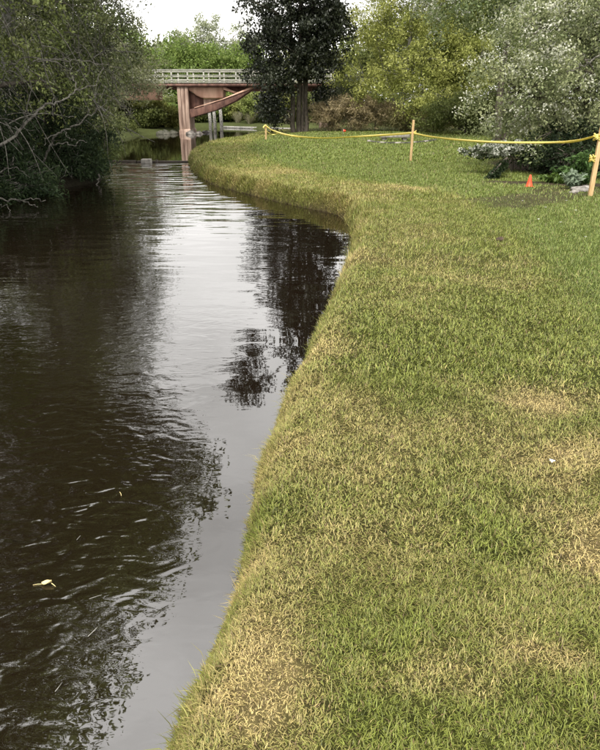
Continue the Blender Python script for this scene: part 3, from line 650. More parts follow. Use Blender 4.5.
# ------------------------------------------------------------------ trees and shrubs
def S(x, y): return (x, y, gz(x, y)-0.05)
DK = [(0.012,0.020,0.010),(0.022,0.036,0.016),(0.035,0.055,0.022),(0.055,0.075,0.03)]
OL = [(0.038,0.048,0.014),(0.065,0.080,0.023),(0.10,0.118,0.036),(0.15,0.165,0.055)]
GREY = [(0.055,0.062,0.030),(0.10,0.108,0.055),(0.165,0.172,0.095),(0.25,0.255,0.16)]
YG = [(0.075,0.085,0.022),(0.13,0.145,0.036),(0.20,0.21,0.065),(0.28,0.285,0.10)]
MG = [(0.05,0.075,0.018),(0.085,0.125,0.028),(0.125,0.17,0.042),(0.18,0.22,0.065)]
PALEG = [(0.12,0.14,0.08),(0.19,0.21,0.13),(0.27,0.29,0.19)]
TAN = [(0.12,0.10,0.05),(0.22,0.18,0.10),(0.33,0.27,0.17)]
# left bank: tall trees leaning over the stream
tree('waterside_tree', 'tall dark tree leaning over the stream at the left edge', S(-8.6,13.2),
     [(0.4,0.6,2.6,2.3,2.4,1.5),(1.9,2.2,3.8,2.1,2.4,1.6),(2.2,3.8,1.9,1.6,1.8,1.3),(0.6,2.8,5.6,2.8,2.8,2.0),(1.8,1.8,9.0,3.2,3.2,2.6),(2.5,3.4,11.0,2.4,2.6,2.0),(0.6,1.5,14.0,2.8,3.0,2.4),(0.6,-1.2,12.4,2.4,2.6,2.0),(-1.5,-0.5,8.0,2.6,2.8,3.0),(-0.6,-2.0,5.2,2.2,2.0,2.2)],
     [([(0,0,-0.3),(0.1,0.2,2.5),(0.6,0.6,6),(1.0,1.0,10),(1.2,1.2,14)],0.26,0.06),([(0.3,0.2,-0.3),(0.9,1.2,1.8),(1.7,2.2,4.5)],0.15,0.05)],
     2200, 54, 0.40, 0.085, 0.045, OL, 1, droop=0.25, twigs=0.35, leaf=GLOSSY_LEAF, coarse=(6.6, 2.3, 0.42), gain=2.1)
tree('waterside_tree', 'broad dark tree on the left bank behind the bare branches', S(-7.9,18.8),
     [(0.9,0,2.6,2.0,2.0,1.5),(2.2,-0.6,1.5,1.3,1.4,1.0),(1.6,0.4,4.4,2.2,2.2,1.5),(2.5,0.8,3.0,1.5,1.6,1.2),(0.5,0,7.0,2.9,2.9,2.2),(2.2,0.5,10.0,2.8,2.8,2.2),(0.5,0,13,2.8,2.8,2.4),(2.2,-0.6,12.0,1.8,2.0,1.4)],
     [([(0,0,-0.3),(0.3,0,3),(0.4,0,7),(0.5,0,13)],0.24,0.06),([(0.3,-0.1,-0.3),(1.0,-0.4,1.0),(2.0,-0.5,2.2)],0.12,0.04)],
     2000, 52, 0.40, 0.08, 0.042, [(0.026,0.033,0.013),(0.047,0.058,0.022),(0.08,0.092,0.034),(0.125,0.132,0.058)], 2, droop=0.3, twigs=0.4, leaf=GLOSSY_LEAF, bark=PALE_BARK, coarse=(6.6, 2.3, 0.42), gain=2.2)
tree('waterside_tree', 'grey green fine leaved tree hanging over the water beside the bridge', S(-10.9,28.6),
     [(1.6,-0.5,2.2,2.2,2.4,1.7),(2.9,-1.0,3.6,2.0,2.2,1.6),(3.4,-1.5,2.2,1.5,1.8,0.9),(0.6,0,5.0,2.6,2.6,1.8),(2.4,-0.4,5.3,1.9,2.0,1.3),(0.5,0,8.0,2.8,2.8,2.2),(4.1,0.6,2.9,1.5,1.5,1.2),(4.0,1.5,2.3,1.3,1.5,0.9)],
     [([(0,0,-0.3),(0.5,-0.2,3),(0.5,0,8)],0.24,0.06),([(0.2,0,-0.3),(1.3,-0.5,1.4),(2.6,-0.9,3.0)],0.13,0.04)],
     950, 58, 0.42, 0.105, 0.042, GREY, 3, droop=0.35, twigs=0.5, bark=PALE_BARK, gain=1.6, zmin=0.9)
tree('waterside_tree', 'dark tree by the left bank out of which the tall leaning crowns rise', S(-9.4,6.5),
     [(0.6,0.6,3,2.6,2.8,2.2),(1.0,1.5,7.0,2.6,3.0,2.6),(1.4,1.5,10.5,2.6,3.0,2.2),(0.0,0.5,13,3.0,3.2,2.2),(1.2,-3.0,8.5,2.4,2.8,2.4),(0.8,3.4,4.2,2.2,2.2,2.4),(0.4,3.2,8.5,2.4,2.4,2.5)],
     [([(0,0,-0.3),(0.3,0.2,3),(0.8,0.5,8),(1,0.5,13)],0.25,0.06)], 520, 50, 0.65, 0.22, 0.13, OL, 4, droop=0.2, twigs=0.2)
tree('waterside_shrub', 'yellow green leafy shrub at the left edge over the water', S(-7.4,12.2),
     [(1.25,0.5,2.5,0.5,0.5,0.35),(1.15,0.6,3.3,0.6,0.5,0.4),(1.45,0.5,1.75,0.35,0.4,0.25),(1.0,0.3,4.0,0.5,0.5,0.3)],
     [([(0,0,-0.2),(0.5,0.2,1.2),(0.9,0.4,2.6)],0.04,0.015)], 80, 42, 0.24, 0.085, 0.042, [(0.06,0.10,0.02),(0.12,0.18,0.03),(0.20,0.27,0.05)], 5, cat='shrub', droop=0.2)
tree('waterside_shrub', 'low dark shrub hanging to the water below the bare limbs', S(-6.6,16.6),
     [(0.7,0.1,0.7,1.0,1.3,0.6),(1.3,0.6,0.9,0.8,0.9,0.6),(-0.2,-1.2,0.9,1.1,1.3,0.8),(0.3,0.6,1.5,1.2,1.2,0.7)],
     [([(0,0,-0.2),(0.2,0.1,0.6),(0.4,0.2,1.4)],0.06,0.02)], 230, 60, 0.30, 0.10, 0.028, DK, 6, cat='shrub', droop=0.6, twigs=0.7)
tree('waterside_shrub', 'dark undergrowth bush at the water by the left edge', S(-7.5,13.6),
     [(0.5,0.1,0.7,1.0,1.2,0.7),(0.2,1.2,1.1,1.0,1.2,0.8),(-0.8,-0.8,1.0,1.2,1.4,0.9)],
     [([(0,0,-0.2),(0.1,0.1,0.6),(0.2,0.2,1.2)],0.06,0.02)], 190, 55, 0.32, 0.09, 0.034, DK, 7, cat='shrub', droop=0.4, twigs=0.8)
tree('waterside_shrub', 'bright green sprig of a bush at the water before the weir', S(-6.5,19.3),
     [(0.9,-0.4,0.55,0.55,0.5,0.4),(0.4,0.1,0.8,0.7,0.6,0.5)],
     [([(0,0,-0.2),(0.3,-0.1,0.4),(0.6,-0.2,0.7)],0.03,0.01)], 60, 50, 0.24, 0.10, 0.03, [(0.07,0.10,0.03),(0.14,0.18,0.06),(0.22,0.26,0.10)], 8, cat='shrub', droop=0.5)
tree('waterside_shrub', 'leafy olive bush on the bank left of the weir', S(-10.6,23.6),
     [(0.8,0,1.0,1.5,1.6,0.9),(1.4,1.5,1.3,1.3,1.6,1.0),(0.2,-1.2,1.8,1.6,1.6,1.1)],
     [([(0,0,-0.2),(0.2,0.1,0.8),(0.4,0.2,1.6)],0.07,0.02)], 240, 55, 0.36, 0.11, 0.04, OL, 9, cat='shrub', droop=0.4)
tree('waterside_shrub', 'olive bush on the bank under the left end of the bridge', S(-14.2,41.8),
     [(0.6,0,1.2,1.9,1.8,1.2),(1.6,1.8,1.2,1.6,1.6,1.0),(-1.5,0,2.2,2.2,2.0,1.6)],
     [([(0,0,-0.2),(0.2,0.1,0.8),(0.4,0.2,1.6)],0.07,0.02)], 260, 50, 0.45, 0.16, 0.06, OL, 10, cat='shrub', droop=0.3)

for k, (x, y, r, lab) in enumerate([(-6.5,12.2,0.8,'dark low bush hanging over the water at the left edge'),(-6.1,14.7,0.9,'dark low bush at the water under the forked limb'),(-5.6,17.4,0.7,'dark fine leaved bush at the tip of the left bank'),(-10.9,43.0,0.75,'low olive bush at the water left of the bridge pier'),(-12.4,40.0,0.9,'olive bush on the bank before the left end of the bridge'),(-6.4,19.6,0.9,'dark bush on the shaded bank behind the broken stem'),(-7.8,22.0,0.9,'dark bush on the left bank just before the weir'),(-10.4,31.5,0.9,'dull green bush along the pool past the weir'),(-11.2,36.5,0.9,'olive green bush along the pool before the bridge')]):
    far_ = y > 25; q = S(x-0.25, y)
    tree('waterside_shrub', lab, q, [(0.1,0,r*0.45,r,r*1.25,r*0.5),(-0.3,0.4,r*0.9,r*0.9,r,r*0.5),(0.35,-0.3,r*0.25,r*0.7,r,r*0.35)], [([(0,0,-0.2),(0,0,r*0.4),(0.1,0,r*0.9)],0.05,0.015)],
         140, 44, 0.30 if not far_ else 0.4, 0.10 if not far_ else 0.13, 0.032 if not far_ else 0.05, DK if not far_ else OL, 150+k, cat='shrub', droop=0.6, twigs=0.9, gain=1.5 if not far_ else 1.4, bark=LIMB_BARK)

# bare limbs reaching out over the water from the left bank
def limb(name, label, paths, parent=None, mat_=LIMB_BARK):
    P0 = paths[0][0][0]; e = empty(name, P0, label, 'branch', 'bare branches over the water')
    for k, (pts, r0, r1) in enumerate(paths):
        c = curve_pts(np.array(pts), 5); rng = np.random.RandomState(k+len(c)); c[1:-1] += rng.normal(0, 0.02, (len(c)-2, 3))
        MB().tube(c, np.linspace(r0, r1, len(c))*0.6, 7).build('limb' if k == 0 else 'side_branch', mat_, e, True, off=P0)
    return e
Q = pxd
limb('bare_branch', 'thick bare pale limb rising from the left edge', [
    ([Q(-22,158,12.6),Q(0,147,12.8),Q(22,127,13.0),Q(43,107,13.3),Q(60,101,13.6),Q(77,91,14.0),Q(97,85,14.4)], 0.055, 0.014),
    ([Q(77,91,14.0),Q(72,75,14.2),Q(70,62,14.3),Q(62,55,14.4)], 0.020, 0.007), ([Q(77,91,14.0),Q(84,80,13.8),Q(90,64,13.8)], 0.018, 0.006),
    ([Q(22,127,13.0),Q(27,110,12.8),Q(30,78,12.7),Q(20,62,12.6)], 0.020, 0.006)])
limb('bare_branch', 'long forked bare limb curving over the water', [
    ([Q(43,176,15.6),Q(44,165,15.5),Q(51,146,15.3),Q(58,134,15.2),Q(72,127,15.3),Q(88,117,15.4),Q(99,108,15.5),Q(108,100,15.6)], 0.050, 0.012),
    ([Q(51,146,15.3),Q(62,143,15.2),Q(74,146,15.1),Q(79,141,15.1),Q(87,142,15.2)], 0.028, 0.010),
    ([Q(58,134,15.2),Q(46,139,15.0),Q(44,145,14.9)], 0.022, 0.010), ([Q(64,131,15.2),Q(70,139,15.1),Q(76,140,15.0)], 0.018, 0.008)])
limb('bare_branch', 'slim bare branch near the top of the left trees', [
    ([Q(8,66,14.5),Q(30,58,14.6),Q(62,60,14.8),Q(90,62,15.2),Q(120,68,15.6)], 0.022, 0.008), ([Q(62,60,14.8),Q(74,52,14.9),Q(86,56,15.0)], 0.012, 0.005), ([Q(14,30,13.4),Q(20,24,13.5),Q(28,30,13.6)], 0.012, 0.005)])
limb('bare_branch', 'leaning dark broken stem at the water below the left trees', [
    ([Q(92,164,17.2),Q(97,172,17.1),Q(99,179,17.0),Q(95,186,16.9)], 0.05, 0.03), ([Q(66,160,16.6),Q(71,168,16.5),Q(73,177,16.4)], 0.02, 0.012)])
limb('fallen_branch', 'fallen dead branch lying in the water at the left edge', [
    ([Q(-15,199,13.0),Q(0,199,12.9),Q(15,200,12.9),Q(28,203,12.8),Q(38,207,12.7)], 0.035, 0.012), ([Q(15,200,12.9),Q(30,199,12.9),Q(46,200,12.9)], 0.022, 0.010), ([Q(-10,208,12.5),Q(5,206,12.6),Q(10,212,12.3)], 0.016, 0.008), ([Q(0,172,13.1),Q(8,168,13.2),Q(20,170,13.3),Q(30,178,13.3)], 0.018, 0.006)])

# fine bare twigs among the leaves of the left trees
for ob, n_, xr, yr, zr, sd in (('waterside_tree', 110, (-6.9,-5.0), (12.2,15.0), (1.2,4.4), 1), ('waterside_tree.001', 120, (-6.4,-4.5), (16.2,19.5), (0.9,4.2), 2)):
    par = bpy.data.objects[ob]; rng = np.random.RandomState(300+sd); mb = MB()
    for k in range(n_):
        p = np.array((xr[0]+(xr[1]-xr[0])*rng.rand(), yr[0]+(yr[1]-yr[0])*rng.rand(), zr[0]+(zr[1]-zr[0])*rng.rand()))
        d = np.array((0.9*rng.rand()-0.1, rng.normal(0, 0.6), rng.normal(-0.1, 0.5))); ln = 0.4+0.9*rng.rand()
        q = p+d*ln; m_ = (p+q)/2+rng.normal(0, 0.12, 3)*ln+np.array((0, 0, 0.12*ln)); cv = bez(p, m_, q+np.array((0, 0, -0.25*ln)), 6)
        mb.tube(cv, np.linspace(0.011, 0.004, 6), 4)
        s0 = cv[2+rng.randint(3)]; mb.tube(bez(s0, s0+d*0.15+rng.normal(0, 0.1, 3), s0+d*0.2*ln+rng.normal(0, 0.22, 3), 4), np.linspace(0.007, 0.003, 4), 3)
    o = mb.build('twigs', LIMB_BARK, par, True, off=par.location); o['kind'] = 'stuff'

# dark many-stemmed tree on the far lawn
tree('dark_tree', 'tall dark many stemmed evergreen tree on the far lawn', S(-0.05,37.0),
     [(-1.6,-0.4,2.6,1.5,1.4,1.5),(-1.7,0,4.6,1.5,1.6,1.3),(1.2,0,3.4,1.3,1.5,1.5),(0.1,0.2,5.4,2.4,2.2,1.6),(1.6,0,5.4,1.4,1.6,1.2),(0.2,0,8.0,2.5,2.4,2.0),(0.6,0,10.8,2.2,2.2,2.0),(0.8,0,13.6,1.8,1.8,2.0),(0.9,0,16.2,1.2,1.2,1.8),(-2.8,-0.5,11.5,1.1,1.2,0.7),(-3.0,-0.5,13.8,1.5,1.5,1.5),(-2.8,-0.3,7.0,0.9,0.9,0.35),(-2.5,-0.3,6.3,0.9,0.8,0.40),(-1.8,-0.6,1.0,0.5,0.6,0.5),(1.0,0.8,1.6,0.7,0.8,0.7),(-1.4,-0.2,1.3,1.0,0.9,0.9),(0.1,-0.9,3.7,1.5,0.8,1.2),(-0.9,-0.6,3.4,1.2,0.9,1.3),(1.0,-0.7,4.4,1.2,0.8,1.2)],
     [([(-0.35,0,-0.3),(-0.33,0,1.5),(-0.4,0,4),(-0.4,0,9),(0.2,0,12)],0.15,0.05),([(0.0,0.1,-0.3),(0.02,0,1.5),(0.1,0,5),(0.4,0,11),(0.8,0,16)],0.16,0.05),([(0.38,-0.05,-0.3),(0.38,0,1.5),(0.45,0,4),(0.9,0,8)],0.15,0.05),([(0.18,-0.1,-0.3),(0.22,-0.1,2),(0.3,0,4)],0.09,0.04)],
     1000, 60, 0.48, 0.155, 0.09, [(0.009,0.012,0.007),(0.015,0.019,0.011),(0.027,0.032,0.018),(0.055,0.060,0.042)], 11, gain=1.35, droop=0.25, twigs=0.4, leaf=GLOSSY_LEAF)
# yellow-green trees right of it
tree('yellow_green_tree', 'yellow green feathery tree right of the dark tree', S(5.6,36.5),
     [(-2.0,0,2.6,1.9,1.8,1.3),(0.4,-0.4,3.4,2.4,2.0,1.7),(-1.4,0.3,5.2,2.2,2.0,1.5),(1.6,0.2,5.6,2.4,2.0,1.8),(0,0.3,8.2,2.6,2.4,1.8),(1.2,-1.4,1.7,2.2,1.4,1.0),(2.8,-0.6,3.3,1.8,1.8,1.5)],
     [([(0,0,-0.3),(-0.2,0,2),(0,0,5),(0,0,8)],0.16,0.05),([(0.1,0,-0.3),(-1.0,0,2.2),(-1.8,0,4.5)],0.09,0.03),([(0,0,-0.3),(1.0,0,2.4),(2.0,0,5)],0.10,0.03)],
     950, 58, 0.48, 0.135, 0.050, YG, 12, droop=0.3, twigs=0.5, bark=PALE_BARK, gain=2.1)
tree('yellow_green_tree', 'loose light green tree behind the stone bench', S(8.8,37.5),
     [(-0.4,0,3.4,2.2,2.0,1.8),(0.6,0,6.2,2.8,2.4,2.0),(-1.6,0,7.6,2.0,2.0,1.5),(2.4,0,4.4,2.2,2.0,2.0)],
     [([(0,0,-0.3),(0,0,3),(0.2,0,7)],0.16,0.05)], 480, 58, 0.55, 0.17, 0.07, [(0.07,0.10,0.022),(0.13,0.165,0.04),(0.20,0.23,0.07)], 13, droop=0.25, twigs=0.5, gain=1.6)
def spray(name, label, base, n, h, spread, wid, pal, seed, cat='shrub', arch=0.6, parent=None, group=None):
    rng = np.random.RandomState(seed); base = np.array(base); V = []; K = 5
    th = rng.rand(n)*2*np.pi; hh = h*(0.55+0.6*rng.rand(n)); sp = spread*(0.15+0.85*rng.rand(n)); r0 = spread*0.35*np.sqrt(rng.rand(n))
    hx, hy = np.cos(th), np.sin(th); rows = []
    for k in range(K):
        t = k/(K-1); out = r0+sp*t**1.5; z = hh*(t-arch*0.45*t**3)
        c = np.stack([hx*out, hy*out, z-0.03], 1); w = wid*(1-0.75*t)
        sd = np.stack([-hy, hx, 0*hx], 1)*w/2; rows += [c-sd, c+sd]
    V = np.stack(rows, 1).reshape(-1, 3)
    o = np.arange(n)[:, None]*2*K; F = np.concatenate([o+np.array([[2*k, 2*k+1, 2*k+3, 2*k+2]]) for k in range(K-1)], 1).ravel()
    pal = np.asarray(pal); col = pal[rng.randint(0, len(pal), n)]*(0.75+0.5*rng.rand(n))[:, None]
    e = empty(name, base, label, cat, group); mesh_np('foliage', V, F, np.full(n*(K-1), 4), LEAF, e, True, np.repeat(col, 2*K, 0))
    mb = MB(); mb.add([(0.12*spread*np.cos(a)*r, 0.12*spread*np.sin(a)*r, z) for z, r in ((-0.08,1.2),(0.06*h,1.0),(0.12*h,0.3)) for a in np.arange(8)/8*6.283], [(i*8+j, i*8+(j+1)%8, (i+1)*8+(j+1)%8, (i+1)*8+j) for i in range(2) for j in range(8)]+[tuple(range(16,24))])
    mb.build('root_clump', BARK, e, True); return e
for k, (x, y, h, r, lab) in enumerate([(1.5,36.8,1.5,0.9,'tan twiggy shrub nearest the dark tree trunks'),(2.7,36.2,1.8,1.1,'tall tan twiggy shrub left of the stone bench'),(4.0,36.5,1.6,1.1,'tan twiggy shrub just behind the bench end'),(5.4,36.2,1.2,1.1,'low dull twiggy shrub behind the stone bench'),(6.8,35.6,1.1,1.1,'dull olive twiggy shrub right of the bench')]):
    tree('twiggy_shrub', lab, S(x, y), [(0,0,h*0.5,r,r*0.8,h*0.4),(-r*0.5,0,h*0.75,r*0.6,r*0.6,h*0.3),(r*0.5,-0.1,h*0.7,r*0.7,r*0.6,h*0.3)], [([(0,0,-0.2),(0,0,h*0.4),(0.1,0,h*0.8)],0.05,0.015)], 170, 36, 0.26, 0.20, 0.026,
         TAN if k < 3 else [(0.10,0.10,0.04),(0.19,0.175,0.08),(0.30,0.26,0.14)], 40+k, cat='shrub', group='twiggy shrubs on the far bed', twigs=1.0, droop=0.3, bark=LIMB_BARK, gain=1.4)
tree('pale_shrub', 'pale grey green shrub beside the dark tree trunks', S(2.2,38.6), [(0,0,1.6,1.4,1.3,0.9),(0.8,0,2.3,1.2,1.2,0.8)], [([(0,0,-0.2),(0,0,0.8),(0.2,0,1.8)],0.06,0.02)], 130, 50, 0.35, 0.14, 0.05, PALEG, 14, cat='shrub', gain=1.3)
tree('dark_bush', 'dark low bush between the far bed and the white tree', S(8.0,33.0), [(0,0,0.9,1.8,1.4,0.9),(1.6,-0.4,1.1,1.6,1.4,1.0),(-1.4,0.4,0.7,1.0,1.0,0.6)], [([(0,0,-0.2),(0,0,0.6),(0.2,0,1.2)],0.06,0.02)], 220, 50, 0.40, 0.13, 0.06, OL, 15, cat='shrub', gain=1.5)

# white flowering shrub and the tree above it
WF = (0.60,0.60,0.54)
tree('flowering_shrub', 'large rounded white flowering shrub on the right', S(8.0,18.9),
     [(-2.1,-0.8,1.9,1.7,1.7,1.2),(-0.6,-1.4,2.3,2.0,1.8,1.4),(1.4,-1.2,2.2,2.2,2.0,1.5),(-1.3,-0.2,3.4,2.0,2.0,1.3),(0.8,-0.4,3.9,2.3,2.2,1.4),(3.0,0,3.4,2.0,2.2,1.6),(-0.2,0.4,5.0,1.9,1.9,1.0),(-1.5,-1.6,1.0,1.3,1.2,0.6)],
     [([(0,0,-0.3),(-0.2,-0.1,1.2),(-0.3,0,3),(0,0,4.5)],0.13,0.04),([(0.1,-0.1,-0.3),(-0.9,-0.5,1.0),(-1.8,-0.6,2)],0.08,0.03),([(0.2,0,-0.3),(1.0,-0.4,1.2),(2.0,-0.4,2.6)],0.09,0.03)],
     1000, 66, 0.40, 0.085, 0.042, [(0.045,0.058,0.024),(0.09,0.105,0.048),(0.16,0.172,0.09),(0.25,0.26,0.155)], 16, cat='shrub', droop=0.35, twigs=0.4, gain=2.1,
     flowers=(0.55, 34, 0.055, [(0.40,0.42,0.30),(0.55,0.56,0.45),(0.7,0.69,0.6)]))
tree('flowering_tree', 'tall white blossomed tree behind the large white shrub', S(8.2,28.5),
     [(-1.6,0,5.4,2.4,2.2,1.6),(1.2,-0.4,5.8,2.6,2.4,1.9),(-0.4,0,7.6,2.8,2.4,1.8),(3.4,-0.4,5.0,2.4,2.2,2.2),(3.2,0,8.2,2.6,2.4,2.0),(-3.0,0.2,6.2,1.6,1.6,1.0)],
     [([(0,0,-0.3),(0,0,3),(0.2,0,7.5)],0.18,0.06),([(0.2,0,-0.3),(1.4,0,2.6),(3.0,0,5.5)],0.12,0.04)],
     620, 58, 0.50, 0.12, 0.06, [(0.05,0.07,0.03),(0.09,0.115,0.05),(0.14,0.16,0.08),(0.2,0.22,0.13)], 17, droop=0.3, twigs=0.5, gain=2.0, flowers=(0.5, 22, 0.09, [(0.46,0.47,0.36),(0.55,0.56,0.50),WF]))
tree('flowering_tree', 'white blossomed tree at the right edge beyond the shrub', S(13.5,26.5),
     [(-1.5,0,4.4,2.4,2.2,2.0),(0.8,0,6.4,2.6,2.4,2.0),(-1.8,-0.4,7.2,2.2,2.2,1.6),(1.5,0,3.0,2.4,2.2,1.8)],
     [([(0,0,-0.3),(0,0,3),(0.2,0,6.5)],0.18,0.06)], 330, 55, 0.55, 0.13, 0.065, [(0.05,0.065,0.035),(0.09,0.11,0.06),(0.15,0.165,0.10)], 18, droop=0.3, gain=2.0, flowers=(0.5, 10, 0.10, [(0.40,0.43,0.34),(0.55,0.56,0.50),WF]))
limb('bare_branch', 'bare grey branch across the white shrub at the right edge', [([Q(612,44,15.3),Q(598,56,15.2),Q(586,64,15.1),Q(576,69,15.2),Q(566,72,15.4)], 0.035, 0.012), ([Q(590,61,15.1),Q(581,55,15.0),Q(574,52,15.0)], 0.014, 0.006)])
# low blossom bough and drooping dark branch at the foot of the shrub
b1 = Q(486,154,16.6)
tree('blossom_bough', 'low bough of white blossom reaching left under the tape', (b1[0]+0.9,b1[1]+0.6,gz(b1[0]+0.9,b1[1]+0.6)-0.05), [(-0.9,-0.6,b1[2]+0.10,0.55,0.4,0.10),(-0.3,-0.2,b1[2]+0.22,0.5,0.4,0.12)], [([(0,0,-0.2),(-0.1,-0.1,0.4),(-0.5,-0.3,b1[2])],0.04,0.015)], 60, 40, 0.14, 0.075, 0.04, [(0.04,0.06,0.03),(0.08,0.10,0.05),(0.14,0.16,0.10)], 19, cat='shrub', flowers=(0.95, 26, 0.055, [(0.5,0.52,0.45),WF]))
p0, p1, p2 = Q(507,158,16.2), Q(496,171,15.9), Q(482,186,15.6); e = empty('drooping_branch', p0, 'dark leafy branch drooping to the grass left of the orange cone', 'branch')
c = bez(p0, p1+np.array((0,0,0.08)), p2, 9); MB().tube(c, np.linspace(0.03, 0.012, 9), 6).build('stem', BARK, e, True, off=p0)
V, col = leaves(bez(p0, p1, p2, 22)[3:]-p0, 60, 0.14, 0.10, 0.04, DK, np.random.RandomState(4), droop=0.5); mesh_np('foliage', V, np.arange(len(V)), np.full(len(V)//4, 4), LEAF, e, True, col)
tree('dark_bush', 'dark shaded bush under the white shrub behind the cone', S(6.5,16.3), [(0,0,0.55,0.8,0.7,0.5),(0.9,0.3,0.7,0.8,0.7,0.6),(-0.3,0.3,0.4,0.6,0.5,0.35),(-0.6,0.9,0.5,0.6,0.6,0.4),(0.3,1.0,0.8,0.9,0.6,0.5)], [([(0,0,-0.2),(0,0,0.3),(0.1,0,0.7)],0.04,0.015)], 210, 50, 0.22, 0.075, 0.04, DK, 20, cat='shrub')
# leafy plants by the nearest stake
def leafy(name, label, base, n, h, sp, L, W, pal, seed):
    rng = np.random.RandomState(seed); e = empty(name, base, label, 'plant'); mb = MB(); pts = []
    for k in range(n):
        a = rng.rand()*6.283; r = sp*rng.rand()**0.6; t = np.array((r*math.cos(a), r*math.sin(a), h*(0.55+0.5*rng.rand())*(1-0.35*r/sp)))
        c = bez(np.zeros(3)-np.array((0,0,0.05)), np.array((t[0]*0.25, t[1]*0.25, t[2]*0.8)), t, 6); mb.tube(c, np.linspace(0.008, 0.003, 6), 4); pts += list(c[2:])
    mb.build('stems', BARK, e, True)
    V, col = leaves(np.array(pts), 7, L*0.9, L, W, pal, rng, up=0.9, flat=0.5); mesh_np('foliage', V, np.arange(len(V)), np.full(len(V)//4, 4), LEAF, e, True, col); return e
leafy('leafy_plant', 'dark green leafy plant behind the nearest stake', S(5.75,13.6), 26, 0.85, 0.55, 0.15, 0.06, [(0.03,0.06,0.02),(0.06,0.11,0.03),(0.10,0.17,0.05)], 1)
leafy('leafy_plant', 'green leafy plant at the right edge beyond the stake', S(6.6,13.4), 24, 0.9, 0.5, 0.15, 0.06, [(0.03,0.06,0.02),(0.07,0.12,0.03),(0.11,0.18,0.05)], 2)
leafy('leafy_plant', 'small pale silvery green plant left of the nearest stake', tuple(hit(572,189)), 12, 0.38, 0.20, 0.11, 0.045, [(0.14,0.19,0.12),(0.22,0.28,0.19),(0.30,0.36,0.26)], 3)
leafy('leafy_plant', 'low yellow green plant between the stake and the dark bush', S(5.9,15.3), 16, 0.35, 0.4, 0.12, 0.05, [(0.06,0.11,0.02),(0.12,0.18,0.04)], 4)

# ------------------------------------------------------------------ beyond the bridge
far = [
 ('round_tree','bright green rounded tree behind the bridge railing on the left', (-11.0,63), 7.1, 4.6, MG, 520, 0.28),
 ('round_tree','bright green rounded tree behind the middle of the bridge', (-5.6,64), 6.9, 4.2, MG, 480, 0.28),
 ('round_tree','light olive rounded tree behind the bridge end by the dark tree', (-1.0,66), 6.4, 3.8, YG, 380, 0.28),
 ('feathery_tree','pale feathery tree rising above the green trees behind the bridge', (-11.6,84), 11.6, 3.8, PALEG, 520, 0.24),
 ('feathery_tree','thin pale tree left of the dark tree against the sky', (-8.0,86), 10.6, 3.2, PALEG, 330, 0.24),
 ('feathery_tree','pale thin crowned tree right behind the left trees in the sky gap', (-14.2,82), 9.6, 3.2, PALEG, 330, 0.24),
 ('feathery_tree','fresh green tree rising behind the left trees', (-19.0,66), 9.0, 5.0, MG, 420, 0.30),
 ('background_tree','dull green tree far behind the dark tree', (4.5,60), 7.5, 4.5, OL, 380, 0.30),
 ('background_tree','olive tree far behind the yellow green tree', (11.0,56), 9.5, 5.0, [(0.06,0.08,0.03),(0.11,0.13,0.05),(0.17,0.19,0.08)], 420, 0.30),
 ('background_tree','grey green tree far behind the white blossomed tree', (18.0,52), 10.5, 5.5, GREY, 420, 0.30),
 ('background_tree','tall olive tree beyond the right edge trees', (25.0,46), 10.5, 5.5, OL, 360, 0.30),
 ('background_tree','dark green tree behind the left bank', (-16.0,36), 9.5, 4.5, OL, 420, 0.24),
 ('background_tree','tall green tree far behind the left bank', (-25.0,52), 12.0, 6.0, MG, 360, 0.32)]
for k, (nm, lab, (x, y), h, r, pal, nc, ls) in enumerate(far):
    rng = np.random.RandomState(70+k); fe = nm == 'feathery_tree'
    lobes = [(0,0,h*0.55,r*0.85,r*0.8,h*0.26)]+[(r*0.6*math.cos(a), r*0.5*math.sin(a), h*(0.36+0.36*rng.rand()), r*0.5, r*0.5, h*0.18) for a in np.arange(6)/6*6.283+rng.rand()]
    lobes += [(0.2*r,0,h*0.83,r*0.5,r*0.5,h*0.14)]
    if not fe: lobes += [(r*0.5*math.cos(a), -abs(r*0.5*math.sin(a)), h*0.18, r*0.55, r*0.5, h*0.17) for a in (0.4, 1.6, 2.8)]
    tree(nm, lab, S(x, y), lobes, [([(0,0,-0.3),(0.1,0,h*0.3),(0,0,h*0.8)],0.05+h*0.016,0.05)], nc, 32, 0.75 if not fe else 0.6, ls*0.9, ls*0.5, pal, 90+k, twigs=0.5 if fe else 0.15, droop=0.2, group='trees beyond the bridge', gain=1.5)
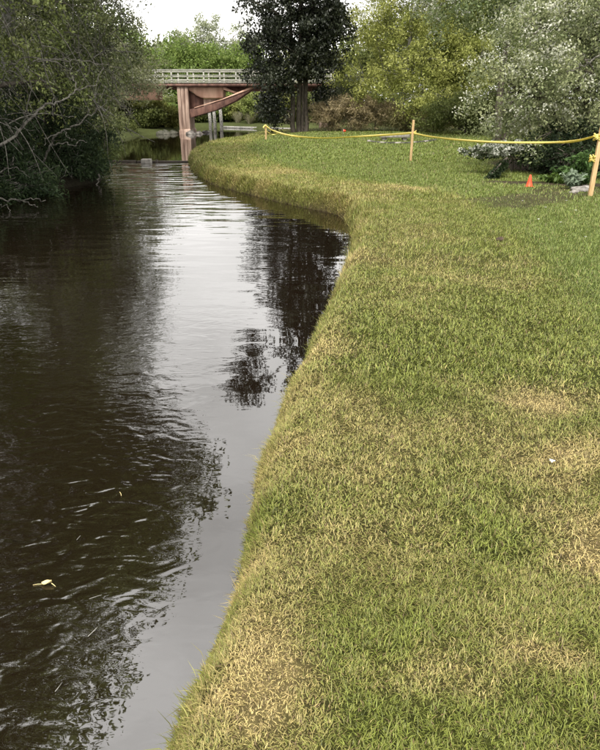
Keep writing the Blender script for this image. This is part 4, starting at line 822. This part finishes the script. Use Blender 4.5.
for k, (x, y, h, r, pal, lab) in enumerate([(-5.5,60.5,2.3,1.6,YG,'yellow green bush under the bridge beside the pilings'),(-3.4,57.5,2.6,1.6,[(0.10,0.13,0.03),(0.17,0.2,0.06),(0.25,0.27,0.11)],'light bush seen below the diagonal brace'),(-1.2,56.6,2.9,1.7,YG,'yellow green bush on the far bank by the dark tree'),(1.4,55.5,2.6,1.6,OL,'olive bush behind the dark tree trunks'),(-2.4,56.0,1.7,0.6,DK,'dark upright bush on the far bank under the bridge'),(-9.5,58.5,2.2,1.7,OL,'olive bush behind the bridge pier'),(-11.4,51.5,2.2,1.8,OL,'olive bush under the bridge left of the pier'),(-10.2,48.2,1.7,1.3,YG,'light green bush close behind the bridge pier'),(-12.6,48.8,2.0,1.6,OL,'olive bush in the shade behind the left bridge girder'),(-9.6,49.6,1.5,1.0,MG,'small fresh green bush just behind the bridge pier'),(-10.3,46.4,1.3,1.0,OL,'low olive bush at the water beneath the deck left of the pier'),(-9.2,48.4,1.1,0.8,YG,'low light green bush at the water just behind the pier'),(-9.3,51.4,1.5,1.1,OL,'olive bush at the water past the bridge'),(-7.6,60.2,2.0,1.5,MG,'fresh green bush right of the bridge pier on the far bank')]):
    tree('bank_bush', lab, S(x, y), [(0,0,h*0.45,r,r*0.9,h*0.42),(r*0.5,-0.3,h*0.7,r*0.6,r*0.6,h*0.3),(-r*0.5,-0.2,h*0.6,r*0.6,r*0.6,h*0.3)], [([(0,0,-0.2),(0,0,h*0.4),(0.1,0,h*0.8)],0.07,0.02)], 170, 36, 0.42, 0.21, 0.095, pal, 120+k, cat='bush', group='bushes on the far bank', gain=1.6)
for k, (x, y, lab) in enumerate([(-5.2,58.0,'pale reed clump on the far bank nearest the pilings'),(-4.1,56.6,'middle pale reed clump on the far bank'),(-1.0,54.4,'pale reed clump on the far bank close to the dark tree')]):
    spray('reed_clump', lab, S(x, y), 260, 1.0, 0.6, 0.03, [(0.2,0.2,0.10),(0.34,0.33,0.2),(0.45,0.42,0.3)], 60+k, 'reeds', 0.3, group='pale reeds on the far bank')
# far-off wood that closes the view
rng = np.random.RandomState(200); cen = []
for k in range(1250):
    a = R(-75+150*rng.rand()); r = 105+50*rng.rand(); hh = (7+5*fbm(np.array([a*9]), np.array([2.0]))[0])*rng.rand()**0.9
    cen.append((r*math.sin(a), r*math.cos(a), max(0.5, hh)))
V, col = leaves(np.array(cen), 30, 2.4, 0.75, 0.6, OL+MG[:2], rng, flat=0.9)
tag(mesh_np('far_wood', V, np.arange(len(V)), np.full(len(V)//4, 4), LEAF, None, True, col), 'far off green wood closing the view', 'wood', kind='stuff')
tri = sum(len(o.data.polygons)*2 for o in bpy.data.objects if o.type == 'MESH'); print('approx triangles', tri, 'objects', len(bpy.data.objects))
